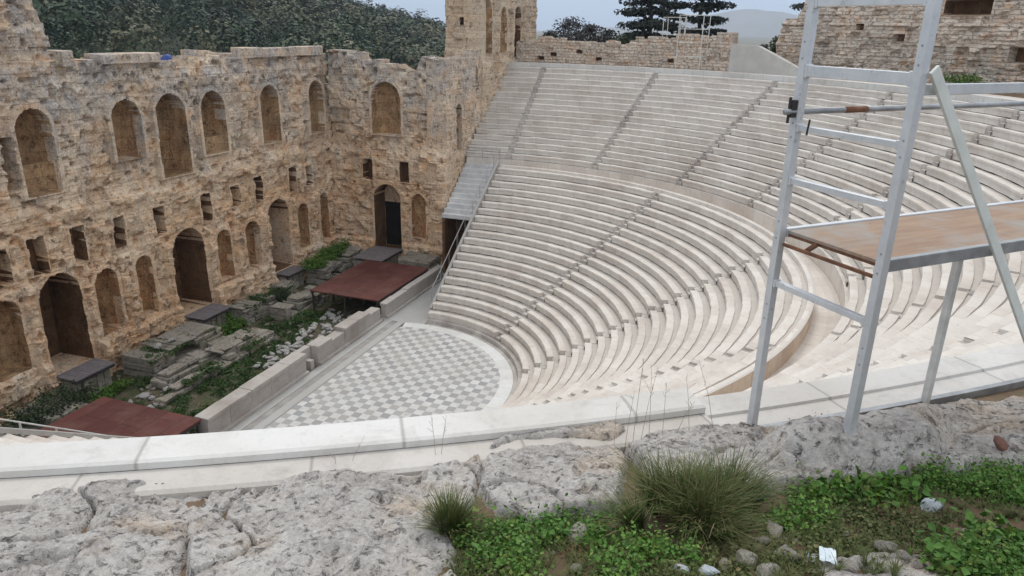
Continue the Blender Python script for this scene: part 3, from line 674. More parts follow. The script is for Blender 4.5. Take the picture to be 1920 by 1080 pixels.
# ------------------------------------------------------------------ stage front and the sunken area
par = empty('stage_front_wall', (0, 3.9, 0), 'long low marble parapet of the stage front with a square recess', 'parapet')
def para(x0, x1, y0, y1, zt, root):
    L = np.array(root.location); mm = MB(); n = max(1, int((x1 - x0) / 1.5))
    xs = np.linspace(x0, x1, n + 1)
    for i in range(n): mm.box(np.array((xs[i] + .008, y0 + .08, -.35)) - L, np.array((xs[i + 1] - .008, y1 - .08, zt - .26)) - L, .01)
    mm.build('facing_slabs', M_PARA, root, bevel=.012)
    mm = MB()
    for i in range(n):
        if random.random() < .9: mm.box(np.array((xs[i] + .01, y0, zt - .255)) - L, np.array((xs[i + 1] - .01, y1, zt + random.uniform(-.03, .02))) - L, .015)
    mm.build('coping', M_PARA, root, bevel=.02)
    mm = MB(); mm.box(np.array((x0, y0 - .12, -.35)) - L, np.array((x1, y1, .16)) - L, 0); mm.build('plinth', M_PARA, root, bevel=.02)
para(-9.3, -.9, 3.62, 4.5, 1.3, par); para(.3, 8.1, 3.62, 4.5, 1.25, par)
mm = MB(); mm.box((-.9, .3, -.35), (.3, .7, 1.2)); mm.box((-.45, -.2, -.35), (-.1, .3, .55)); mm.build('recess', M_PARA, par, bevel=.02)
par2 = empty('stage_front_wall', (13.5, 3.9, 0), 'short marble parapet running under the edge of the far red platform', 'parapet')
para(8.75, 18.6, 3.55, 4.1, 1.12, par2)

def red_platform(x0, x1, y0, y1, z, label, fascia):
    root = empty('stage_platform', ((x0 + x1) / 2, (y0 + y1) / 2, 0), label, 'stage platform', 'red stage platforms')
    hx, hy = (x1 - x0) / 2, (y1 - y0) / 2
    mm = MB(); mm.box((-hx, -hy, z - .1), (hx, hy, z)); mm.build('deck', M_RED, root, bevel=.01)
    mm = MB()
    for yy in np.linspace(-hy + .1, hy - .1, 6): mm.box((-hx + .05, yy - .05, z - .28), (hx - .05, yy + .05, z - .101))
    mm.build('joists', M_DARKW, root)
    for xx in np.linspace(-hx + .15, hx - .15, 4):
        for yy in np.linspace(-hy + .15, hy - .15, 3):
            q = MB(); q.box((xx - .05, yy - .05, -.6), (xx + .05, yy + .05, z - .281)); q.build('post', M_DARKW, root)
    return root
red_platform(8.6, 16.9, 4.15, 9.9, 1.32, 'dark red flat stage platform in front of the dark arched doorway', 0)
red_platform(-17.5, -9.45, 3.9, 10.3, 1.32, 'dark red stage platform half hidden behind the white rim ledge', 0)
for x0, x1, y0, y1, z, lab in ((-8.2, -5.5, 13.7, 15.3, .95, 'grey wooden landing below the nearest arched stage doorway'), (1.7, 4.5, 13.6, 15.3, .95, 'grey wooden landing below the middle arched stage doorway'),
                              (11.7, 14.2, 14.0, 15.3, .95, 'grey wooden landing below the far arched stage doorway'), (17.0, 20.9, 8.6, 11.4, 1.30, 'dark wooden walkway from the red platform into the black doorway')):
    root = empty('wooden_landing', ((x0 + x1) / 2, (y0 + y1) / 2, 0), lab, 'landing', 'timber landings at the stage doors')
    hx, hy = (x1 - x0) / 2, (y1 - y0) / 2; mm = MB(); n = 12
    for i in range(n): mm.box((-hx + 2 * hx * i / n + .008, -hy, z - .06 + random.uniform(-.006, .006)), (-hx + 2 * hx * (i + 1) / n - .008, hy, z + random.uniform(-.006, .006)))
    mm.build('deck', M_PLANK, root)
    mm = MB(); mm.box((-hx + .03, -hy + .06, z - .26), (hx - .03, -hy + .12, z - .07)); mm.build('skirt', M_DARKW, root)
    mm = MB()
    for q_ in range(5): mm.box((-hx + .15 + (2 * hx - .3) * q_ / 5, -hy + .3 + random.uniform(0, .15), -.6), (-hx + .12 + (2 * hx - .3) * (q_ + 1) / 5, hy, z - .26), .04)
    mm.build('stone_base', M_RUIN, root, bevel=.03)

def ruin_blocks(x0, x1, y0, y1, z1, label, bl=.9, bh=.45, drop=.5, cat='ruined wall'):
    c = ((x0 + x1) / 2, (y0 + y1) / 2, -.55); mm = MB(); z = 0; H = z1 + .55; k = 0
    while z < H - .05:
        hh = min(bh * random.uniform(.85, 1.15), H - z); x = x0 - random.uniform(0, bl * .6)
        fr = z / H
        while x < x1:
            L = bl * random.uniform(.6, 1.5)
            if random.random() > fr * drop:
                ins = random.uniform(0, .12) + fr * .25
                mm.box((max(x, x0) + .012 - c[0], y0 + ins - c[1], z + .006), (min(x + L, x1 + .2) - .012 - c[0], y1 - random.uniform(0, .2) - c[1], z + hh - random.uniform(0, .08)), .085)
            x += L
        z += hh
    o = mm.build(cat.replace(' ', '_'), M_RUIN, None, bevel=.05, origin=None); o.location = c
    return tag(o, label, cat, 'ruined block walls in the sunken stage area')
ruin_blocks(-4.4, 1.4, 11.9, 14.6, .95, 'mossy stepped block ruin between the two nearest stage doorways')
ruin_blocks(-5.0, 1.2, 10.6, 11.9, .25, 'lower broken course of blocks below the mossy stepped ruin', 1.2)
ruin_blocks(4.8, 11.2, 12.6, 14.4, .75, 'weedy block ruin between the middle and far stage doorways')
ruin_blocks(14.4, 20.4, 12.2, 14.5, 1.1, 'block ruin topped with green plants in the far stage corner')
ruin_blocks(-6.6, 3.4, 9.2, 10.1, .1, 'long low foundation wall running along the sunken stage', 1.3, .4, .9)
ruin_blocks(-1.2, 3.4, 9.6, 11.2, .45, 'square stub of pitted grey masonry standing in the sunken stage', .8)
ruin_blocks(-14.5, -9.2, 11.2, 14.2, .8, 'grey block ruin under dark shrubs beside the near red platform')
ruin_blocks(18.4, 20.6, 4.6, 7.9, 1.3, 'stone bench block under the small niche by the passage', 1.4, .5, .1)
ruin_blocks(6.4, 11.4, 10.3, 12.0, .55, 'crumbled brownish masonry just left of the far red platform', .7)

def stone_mesh(seed, sub=2, flat=.7):
    import bmesh
    bm = bmesh.new(); bmesh.ops.create_icosphere(bm, subdivisions=sub, radius=1)
    r_ = np.random.default_rng(seed); ax = r_.normal(size=(9, 3)); ax /= np.linalg.norm(ax, axis=1)[:, None]; cut = r_.uniform(.55, .92, 9)
    for v in bm.verts:
        p = np.array(v.co)
        for a, c in zip(ax, cut):
            q = p @ a
            if q > c: p = p - a * (q - c) * .92
        p = p * (1 + .05 * r_.normal()); v.co = p * np.array([1, .8, flat])
    me = bpy.data.meshes.new('stone'); bm.to_mesh(me); bm.free(); return me
STONES = [stone_mesh(100 + i, 2) for i in range(7)]
BLOCKS = [stone_mesh(200 + i, 1, .6) for i in range(5)]
M_RUBW = mat_rock('pale_marble_rubble', (.36, .35, .33), (.52, .51, .49), (.19, .185, .175), (.36, .32, .27), .8)
for me in STONES: me.materials.append(M_STONE)
for me in BLOCKS: me.materials.append(M_RUBW)
DARKS = [stone_mesh(300 + i, 1, .65) for i in range(4)]
for me in DARKS: me.materials.append(M_RUIN)
def stone(loc, size, mesh, label, group, name='stone'):
    o = bpy.data.objects.new(name, mesh); col.objects.link(o); o.location = [float(q) for q in loc]; o.scale = (size, size * random.uniform(.6, 1.05), size * random.uniform(.5, 1.05))
    o.rotation_euler = (random.uniform(-.3, .3), random.uniform(-.3, .3), random.uniform(0, 6.3))
    return tag(o, label, 'stone', group)
for k in range(170):
    t = random.random(); x = -.6 + 10.2 * t; y = random.uniform(5.6, 8.0 + .9 * t); s = random.uniform(.12, .34) * (1.1 if random.random() < .8 else 1.6)
    stone((x, y, -.55 + s * .35), s, random.choice(BLOCKS), 'pale marble fragment in the rubble heap behind the stage front parapet', 'marble rubble behind the stage front', 'marble_fragment')
for k in range(16):
    x = random.uniform(-7.5, -3.5); y = random.uniform(9.6, 11.5); s = random.uniform(.15, .4)
    stone((x, y, -.55 + s * .35), s, random.choice(BLOCKS), 'weathered marble fragment among weeds before the nearest stage doorway', 'marble fragments before the nearest doorway', 'marble_fragment')
for k in range(12):
    x = random.uniform(-8.6, -5.0); y = random.uniform(4.9, 6.2); s = random.uniform(.12, .3)
    stone((x, y, -.55 + s * .35), s, random.choice(BLOCKS), 'pale fragment lying beside the near red platform', 'marble fragments beside the near platform', 'marble_fragment')
for x, y, z, s in ((-3.0, 13.0, 1.05, .35), (-1.9, 12.9, 1.05, .4)):
    stone((x, y, z), s, BLOCKS[1], 'pale marble block resting on top of the mossy stepped ruin', 'marble blocks on the mossy ruin', 'marble_block')

# railing seen over the rim at the lower left
lr = empty('guard_railing', (-18.5, .6, 5.5), 'thin pale railing crossing the near red platform above the rim ledge', 'railing')
pA, pB = at(0, 786, Y=1.2), at(260, 826, Y=1.2); 
mm = MB(); L0 = np.array(lr.location); mm.tube([pA - (pB - pA) * .3 - L0, pB - L0], .03); mm.build('rail', M_SCAFT, lr)
for px in (30, 92):
    p = pA + (pB - pA) * px / 260 - L0; q = MB(); q.tube([p, p - np.array((0, 0, 1.3))], .035); q.build('post', M_SCAFT, lr)

# ------------------------------------------------------------------ leaves
def leaf_cloud(C, size, n_up=.3, seed=0, asp=.55, var=None, N=None, jit=.5):
    """one folded leaf quad for each centre"""
    r_ = np.random.default_rng(seed); n = len(C); size = np.broadcast_to(size, (n,))
    a = r_.normal(size=(n, 3)); a[:, 2] *= .6; a /= np.linalg.norm(a, axis=1)[:, None]
    b = r_.normal(size=(n, 3)); b[:, 2] += n_up; b -= a * (a * b).sum(1)[:, None]; b /= np.linalg.norm(b, axis=1)[:, None]
    if N is not None:                                        # leaves that lie along the outside of their clump
        b = N / np.maximum(1e-6, np.linalg.norm(N, axis=1))[:, None] + r_.normal(size=(n, 3)) * jit; b /= np.linalg.norm(b, axis=1)[:, None]
        a = a - b * (a * b).sum(1)[:, None]; a /= np.linalg.norm(a, axis=1)[:, None]
    s = np.cross(a, b); h = size[:, None]
    V = np.stack([C - a * h * .5, C + s * h * asp * .5 + b * h * .08, C + a * h * .5, C - s * h * asp * .5 + b * h * .08], 1).reshape(-1, 3)
    F = np.arange(4 * n).reshape(-1, 4)
    return V, F, (r_.random(n) if var is None else var)
M_WEED = mat_leaf('weed_leaves', (.038, .105, .015), (.08, .185, .026), (.20, .25, .05))
M_GRASS = mat_leaf('grass_blades', (.05, .075, .022), (.095, .115, .035), (.21, .18, .085), .7)
M_TUSS = mat_leaf('tussock_blades', (.035, .065, .018), (.085, .125, .03), (.27, .215, .11), .7)
M_SHRUB = mat_leaf('dark_shrub_leaves', (.014, .026, .012), (.03, .052, .018), (.06, .085, .03))
M_CONIF = mat_leaf('conifer_needles', (.010, .016, .014), (.018, .027, .02), (.035, .045, .03))
M_PURP = mat_leaf('bare_purple_scrub', (.055, .052, .06), (.08, .07, .075), (.06, .075, .05))
M_PINE = mat_leaf('hill_pines', (.010, .028, .015), (.034, .068, .024), (.13, .125, .065))
M_BARK = mat_plain('bark', (.075, .055, .04), .9, .3, 3)
def tree(loc, H, W, mat, label, name='tree', group=None, seed=0, crown0=.25, shape='round', nleaf=2600, ls=.5, nclump=26):
    r_ = np.random.default_rng(seed); root = empty(name, loc, label, 'tree', group)
    lim = [(0, 0, 0), (r_.normal() * .03 * H, r_.normal() * .03 * H, H * .45), (r_.normal() * .03 * H, r_.normal() * .03 * H, H * .92)]
    mm = MB(); mm.tube(lim, [H * .022, H * .014, H * .004], 7)
    cc = []
    for k in range(nclump):
        t = (k + .5) / nclump; z = H * (crown0 + (1 - crown0) * t)
        if shape == 'cone': rad = W * .5 * (1 - t) ** .8 + .05 * W
        elif shape == 'umbrella': rad = W * .5 * math.sin(math.pi * min(1, .35 + .6 * t))
        else: rad = W * .5 * math.sqrt(max(.03, 1 - (2 * t - .9) ** 2))
        if shape == 'cone': z = H * (crown0 + (1 - crown0) * (k // 5 + .5) / (nclump / 5)) - 0
        a = k * 2.4 + r_.uniform(-.5, .5); rr = rad * r_.uniform(.35, .95)
        c = np.array((rr * math.cos(a), rr * math.sin(a), z + r_.uniform(-.025, .025) * H)); cc.append((c, W * r_.uniform(.11, .21)))
        mm.tube([(0, 0, z - rad * .35), c * np.array((.6, .6, 1)) - (0, 0, rad * .12), c], [H * .006, H * .004, H * .002], 5)
    mm.build('trunk', M_BARK, root)
    P = []; NN = []
    for c, s in cc:
        q = r_.normal(size=(nleaf // nclump, 3)) * .5; q /= np.maximum(1, np.linalg.norm(q, axis=1) / 1.0)[:, None]
        P.append(c + q * s * np.array((1.9, 1.9, .42) if shape == 'cone' else (1.25, 1.25, .75))); NN.append(q + np.array((0, 0, .25)) + .25 * c / (np.linalg.norm(c) + .1))
    P = np.concatenate(P); V, F, a = leaf_cloud(P, r_.uniform(.6, 1.3, len(P)) * ls, .8, seed, N=np.concatenate(NN), jit=.5)
    cl = np.repeat(r_.random(nclump), nleaf // nclump)
    np_mesh('crown', V, F, mat, root, attr=np.clip(.55 * a + .5 * cl - .02, 0, 1))
    return root

# conifers and scrub beyond the far rim
def base(px, d, z): p = at(px, 60, d=d); return (p[0], p[1], z)
tree(base(1212, 98, 14), 15.5, 6.6, M_CONIF, 'dark conifer beyond the rim wall, left of the small scaffold frame', 'conifer', 'dark conifers beyond the rim', 5, .22, 'cone', 6500, .55, 44)
tree(base(1322, 100, 14), 17, 5.2, M_CONIF, 'dark conifer beyond the rim wall behind the small scaffold frame', 'conifer', 'dark conifers beyond the rim', 6, .2, 'cone', 6500, .55, 44)
tree(base(1262, 108, 14), 13.5, 4.6, M_CONIF, 'shorter dark conifer between its two taller neighbours', 'conifer', 'dark conifers beyond the rim', 7, .2, 'cone', 4200, .5, 36)
tree(base(1512, 112, 14), 17, 5.0, M_CONIF, 'dark conifer rising beside the big rubble ruin wall', 'conifer', 'dark conifers beyond the rim', 8, .15, 'cone', 4600, .5, 36)
for k, (px, d, H, W, m_, lab) in enumerate(((1068, 92, 7.6, 5.5, M_PURP, 'greyish bare scrub tree just right of the tower'), (1108, 94, 7.0, 5.0, M_PURP, 'purplish bare scrub tree in the middle beyond the rim wall'), (1030, 90, 6.0, 3.5, M_CONIF, 'low dark bush at the foot of the tower beyond the rim'),
                                      (1140, 96, 6.2, 4.5, M_CONIF, 'low dark bush beside the left conifer'), (1170, 93, 5.6, 4.5, M_SHRUB, 'low green bush under the left conifer'), (1462, 84, 6.0, 3.6, M_SHRUB, 'small green bush in the gap left of the big ruin wall'), (1436, 100, 5.0, 3.0, M_PURP, 'small grey bush above the sloping concrete wall'))):
    tree(base(px, d, 13.5), H, W, m_, lab, 'bush', None, 20 + k, .15, 'round', 3000, .34, 26)

# hill with its wood
HC = at(330, 60, d=430)
def hill_z(x, y):
    dx, dy = x - CAM[0], y - CAM[1]; d = np.hypot(dx, dy); az = np.degrees(np.arctan2(dy, dx))
    top = np.interp(az, [10, 22, 24.4, 26.3, 28.7, 31.7, 33.2, 38, 45, 60, 90, 120], [-6, 3, 9, 14, 18.5, 23.5, 27, 37, 48, 60, 50, 10])
    k = np.interp(d, [85, 140, 250, 430, 520, 800], [-1, 2 / 30, .35, 1, .95, -.1])
    return np.where(k < 0, -6 + (k + 1) * 6, k * top) + fbm(x * .01, y * .01, 77, 4) * 4 * np.clip(k, 0, 1)
xs = np.linspace(20, 700, 120); ys = np.linspace(22, 760, 120); XX, YY = np.meshgrid(xs, ys, indexing='ij'); ZZ = hill_z(XX, YY)
ZZ = np.where(YY < 40, np.minimum(ZZ, -1.5), ZZ)
i, j = np.meshgrid(np.arange(119), np.arange(119), indexing='ij'); b = (i * 120 + j).ravel()
tag(np_mesh('hill', np.stack([XX, YY, ZZ], -1).reshape(-1, 3), np.stack([b, b + 120, b + 121, b + 1], 1), mat_ground('hill_ground', ((.02, .03, .014), (.035, .042, .02), (.07, .065, .04)), .03), smooth=True), kind='structure')
def wood():
    r_ = np.random.default_rng(3); P = []; S = []; A = []; NN = []
    n = 0
    while n < 2700:
        az = math.radians(r_.uniform(19, 78)); d = 150 + 330 * math.sqrt(r_.random())
        x, y = CAM[0] + d * math.cos(az), CAM[1] + d * math.sin(az); z = float(hill_z(np.array(x), np.array(y)))
        H = r_.uniform(6, 13); W = H * r_.uniform(.65, 1.05); tone = float(np.clip(.5 + .9 * fbm(np.array(x * .02), np.array(y * .02), 5, 3) + r_.normal() * .42, 0, 1)); n += 1; m_ = 150
        cone = r_.random() < .3
        q = r_.normal(size=(m_, 3)); q /= np.linalg.norm(q, axis=1)[:, None]; q *= r_.uniform(.82, 1., (m_, 1)) * (1 + .3 * np.sin(q @ r_.normal(size=3) * 3.5 + r_.uniform(0, 6)))[:, None]
        if cone: q *= np.array((W * .3, W * .3, H * .6)); 
        else: q *= np.array((W * .55, W * .55, H * .42))
        NN.append(q + (0, 0, H * .12)); P.append(q + (x, y, z + H * .5)); S.append(r_.uniform(.8, 1.35, m_) * (d / 330) ** .5 * H / 9); A.append(np.clip(1. * tone + .08 * r_.random(m_) - .06 - (.3 if cone else 0), 0, 1))
    P = np.concatenate(P); S = np.concatenate(S); V, F, _ = leaf_cloud(P, S, 1., 9, .8, N=np.concatenate(NN), jit=.12)
    return tag(np_mesh('wood', V, F, M_PINE, attr=np.concatenate(A)), 'wooded green hillside beyond the ruined stage wall', 'wood', kind='stuff')
wood()
kinds = [(M_SHRUB, 'dark evergreen'), (M_PINE, 'green pine')]
spots = [(118, 'behind the step of the broken left tower'), (160, 'behind the low left part of the stage wall'), (215, 'behind the first coping block'), (268, 'behind the middle of the first coping block'), (318, 'in the dip above the tallest niche'),
         (372, 'left of the rounded top stone'), (448, 'in the notch before the second coping block'), (505, 'behind the second coping block'), (560, 'in the notch between two coping blocks'), (622, 'behind the third coping block'), (690, 'behind the stage corner'), (748, 'in the deep notch of the end wall'), (800, 'just left of the high tower')]
for k, (px, wh) in enumerate(spots):
    d = random.uniform(92, 125); p = at(px, 60, d=d); m_, nm = kinds[(k * 5 + 1) % 3 % 2]
    tree((p[0], p[1], float(hill_z(p[0], p[1])) - .3), random.uniform(12.5, 16.) if nm[0] == 'd' else random.uniform(13, 16.5), random.uniform(6, 9), m_, f'{nm} tree {wh}', 'evergreen_tree', 'trees behind the stage wall', 60 + k, .12, 'round', 3000, .62, 30)

# distant mountain
mp = MB(); r_ = np.random.default_rng(2)
az0 = [math.degrees(math.atan2(*(at(px, 50, d=1.) - CAM)[[1, 0]])) for px in (1250, 1600)]
NA = 60; aaz = np.radians(np.linspace(az0[0] + 6, az0[1] - 14, NA)); D = 8200
hh = 20 + 210 * np.exp(-((np.arange(NA) - 22) / 11.) ** 2) + 120 * np.exp(-((np.arange(NA) - 46) / 9.) ** 2) + fbm(np.arange(NA) * .25, np.zeros(NA), 5, 3) * 22
V = []
for a, hgt in zip(aaz, hh):
    for dd, z in ((D - 900, -6), (D, hgt + 10), (D + 1200, -6)): V.append((CAM[0] + dd * math.cos(a), CAM[1] + dd * math.sin(a), z))
Fm = []
for k in range(NA - 1):
    for q in range(2): Fm.append((3 * k + q, 3 * k + 3 + q, 3 * k + 4 + q, 3 * k + 1 + q))
tag(np_mesh('mountain', np.array(V), np.array(Fm), mat_ground('mountain_rock', ((.16, .16, .13), (.22, .20, .17), (.12, .14, .09)), .002), smooth=True), kind='structure')

# scaffold frame on the far rim
def lattice(p, wd, dp, z0, z1, n, label, mat, r=.035):
    root = empty('scaffold_tower', (p[0], p[1], z0), label, 'scaffold', 'small scaffold frames on the far rim')
    t = math.atan2(p[1], p[0]); e1 = np.array((-math.sin(t), math.cos(t), 0)); e2 = np.array((math.cos(t), math.sin(t), 0)); H = z1 - z0
    cs = [e1 * a * wd / 2 + e2 * b * dp / 2 for a, b in ((-1, -1), (1, -1), (1, 1), (-1, 1))]
    for c in cs: q = MB(); q.tube([c, c + (0, 0, H)], r, 6); q.build('post', mat, root)
    q = MB()
    for k in range(1, n + 1):
        for a in range(4): z = H * k / n; q.tube([cs[a] + (0, 0, z), cs[(a + 1) % 4] + (0, 0, z)], r * .8, 5)
    q.build('crossbars', mat, root); return root
p = at(1297, 100, d=69.6); lattice(p, 2.3, 1.2, 16.8, 21.35, 4, 'pale scaffold frame standing against the rim wall before the conifers', M_SCAFT)
p = at(1262, 70, d=73); lattice(p, 1.7, 1.0, 18.2, 21.2, 2, 'small pale scaffold frame just left of the taller frame', M_SCAFT)
p = at(1560, 90, d=69.); lattice(p, 2.6, 1.0, 16.6, 21.4, 4, 'thin scaffold frame against the big ruin wall behind the ladder frame', M_SCAFT, .03)
p = at(1795, 105, d=64.5); lattice(p, 1.6, .8, 16.6, 18.7, 2, 'low scaffold frame at the foot of the big ruin wall', M_SCAFT, .03)

# ------------------------------------------------------------------ aluminium scaffold at the right
Lp = np.array([-28.90, -21.33]); Fp = np.array([-29.55, -21.96]); lf = (Fp - Lp) / np.linalg.norm(Fp - Lp); ee = np.array([-lf[1], lf[0]])
if ee[0] < 0: ee = -ee
scf = empty('scaffold', (Lp[0], Lp[1], 17), 'aluminium scaffold with ladder frame and plywood platform standing on the rim', 'scaffold')
S0 = np.array([Lp[0], Lp[1], 17.])
def P3(p, z): return np.array([p[0], p[1], z]) - S0
def part(mm, name, mat, bevel=.004): return mm.build(name, mat, scf, bevel=bevel)
PW = .062
for p, z0, z1 in ((Lp, 16.9, 21.6), (Fp, 17.08, 21.6)):
    mm = MB(); mm.obox((P3(p, z0) + P3(p, z1)) / 2, np.array([*ee, 0]), np.array([*lf, 0]), (0, 0, 1), (PW / 2, PW / 2, (z1 - z0) / 2))
    o = part(mm, 'post', M_ALU)
    # drilled holes along the post
    q = MB()
    for zz in (17.9, 18.02, 18.55, 18.68, 19.3, 19.4, 19.84, 19.95):
        q.tube([P3(p, zz) - np.array([*ee, 0]) * (PW / 2 + .002), P3(p, zz) - np.array([*ee, 0]) * (PW / 2 - .01)], .008, 8)
    q.build('bolt', M_STEEL, o)
    f_ = MB(); f_.obox(P3(p, z0 - .01), np.array([*ee, 0]), np.array([*lf, 0]), (0, 0, 1), (.05, .05, .012)); f_.build('foot_plate', M_ALU, o)
for z, hh in ((17.86 + .34, .045), (18.99, .045), (19.37, .04), (19.76, .075), (20.21, .07), (20.6, .045), (21.0, .045)):
    mm = MB(); a = P3(Lp + lf * PW * .45, z); b2 = P3(Fp - lf * PW * .45, z); mm.bar(a, b2, .045, hh); part(mm, 'rung', M_ALU)
    for p_, sg in ((Lp, 1), (Fp, -1)):
        q = MB(); q.obox(P3(p_ + lf * sg * (PW / 2 + .012), z), np.array([*ee, 0]), np.array([*lf, 0]), (0, 0, 1), (.028, .012, hh / 2 + .008)); part(q, 'collar', M_ALU)
PL = 3.7
# platform: plywood board in a metal frame
zc = 18.60; a = Lp + ee * .05; 
mm = MB(); cpt = (Lp + Fp) / 2 + ee * (PL / 2 + .04); wd = np.linalg.norm(Fp - Lp)
mm.obox(P3(cpt, zc), np.array([*ee, 0]), np.array([*lf, 0]), (0, 0, 1), (PL / 2, wd / 2 - .04, .012))
def mat_ply():
    k = NT('weathered_plywood', .75); v = k.coord(); 
    c_ = math.degrees(math.atan2(ee[1], ee[0])); mp_ = k.n('Mapping', Vector=v); mp_.inputs['Rotation'].default_value = (0, 0, -R(c_))
    st = k.n('Mapping', Vector=mp_.outputs[0]); st.inputs['Scale'].default_value = (1.2, 14, 1)
    g1 = k.noise(st.outputs[0], 1.5, 5, .6); c = k.mix(k.ramp(g1, .35, .65), (.36, .25, .175), (.275, .185, .13))
    c = k.mix(k.ramp(k.noise(v, 2.2, 5), .48, .64), c, (.32, .285, .255)); return k.done(c)
deck = part(mm, 'platform', mat_ply(), .002)
for sgn, hgt, m_ in ((-1, .07, M_ALU), (1, .085, M_STEEL)):
    q = MB(); q.obox(P3(cpt + lf * sgn * (wd / 2 - .015), zc - .01), np.array([*ee, 0]), np.array([*lf, 0]), (0, 0, 1), (PL / 2, .022, hgt / 2)); q.build('edge_beam', m_, deck, bevel=.004)
q = MB(); q.bar(P3(Lp + ee * .06 + lf * .05, zc - .02), P3(Fp + ee * .06 - lf * .05, zc - .02), .025, .03); q.bar(P3(Lp + ee * .0 + lf * .05, zc - .09), P3(Fp - lf * .05, zc - .09), .022, .022); q.build('crossbar', M_RUST, deck)
q = MB(); q.bar(P3(Lp + lf * .25 + ee * .03, zc - .09), P3(Lp + lf * .33 + ee * .03, zc - .02), .03, .03); q.build('bracket', M_RUST, deck)
# rails, brace, second frame
mm = MB(); mm.tube([P3(Lp - ee * .12, 19.48), P3(Lp + ee * 3.8, 19.48)], .022, 10); mm.build('guard_rail', M_STEEL, scf, smooth=True)
mm = MB(); mm.tube([P3(Lp + ee * .45, 19.48), P3(Lp + ee * .68, 19.48)], .0235, 10); mm.build('rust_sleeve', M_RUST, scf, smooth=True)
mm = MB(); mm.bar(P3(Fp + ee * .03, 19.70), P3(Fp + ee * 3.8, 19.70), .03, .065); part(mm, 'guard_rail', M_ALU)
bA = P3(Fp + ee * .05 - lf * -.0, 19.82); 
# the brace runs in the plane of the front posts
nrm_ = np.array([lf[0], lf[1], 0]); rr_ = ray(1922, 650); kk = ((np.array([Fp[0], Fp[1], 0]) - CAM) @ nrm_) / (rr_ @ nrm_); bE = CAM + kk * rr_ - S0
bD = bA + (bE - bA) * ((bA[2] + .05) / (bA[2] - bE[2]))
mm = MB(); mm.bar(bA + nrm_ * .045, bD + nrm_ * .045, .075, .022, up=tuple(nrm_)); part(mm, 'diagonal_brace', mat_plain('pale_painted_metal', (.66, .68, .64), .6, .1, 7))
mm = MB(); mm.obox(P3(Lp - ee * .05, 19.50), np.array([*ee, 0]), np.array([*lf, 0]), (0, 0, 1), (.03, .02, .06)); mm.bar(P3(Lp - ee * .085, 19.58), P3(Lp - ee * .085, 19.40), .02, .02, up=(1, 0, 0)); part(mm, 'rail_clamp', M_DARKW)
mm = MB(); mm.bar(P3(Lp + lf * .14 - ee * .02, 19.44), P3(Lp + lf * .13 - ee * .02, 19.33), .014, .02, up=(1, 0, 0)); part(mm, 'locking_pin', M_DARKW)
Pp = np.array([-27.87, -22.77])
mm = MB(); mm.obox((P3(Pp, 16.85) + P3(Pp, 18.56)) / 2, np.array([*ee, 0]), np.array([*lf, 0]), (0, 0, 1), (.026, .03, (18.56 - 16.85) / 2)); part(mm, 'platform_prop', M_SCAFT)
for p in (Lp + ee * (PL + .1), Fp + ee * (PL + .1)):
    mm = MB(); mm.obox((P3(p, 16.8) + P3(p, 21.6)) / 2, np.array([*ee, 0]), np.array([*lf, 0]), (0, 0, 1), (PW / 2, PW / 2, 2.4)); part(mm, 'post', M_ALU)
for z in (18.2, 19.0, 19.4, 19.76, 20.2):
    mm = MB(); mm.bar(P3(Lp + ee * (PL + .1) + lf * .03, z), P3(Fp + ee * (PL + .1) - lf * .03, z), .045, .05); part(mm, 'rung', M_ALU)
# grey edging strip along the outer side of the top step
V, F, U = sweep([(35.93, 16.86), (35.93, 16.935), (35.985, 16.935), (35.99, 16.8)], np.linspace(-143.55, -128, 40), 0)
tag(np_mesh('grey_edging', V, F, M_STEEL), 'grey edging strip curving along the rim at the scaffold feet', 'edging')

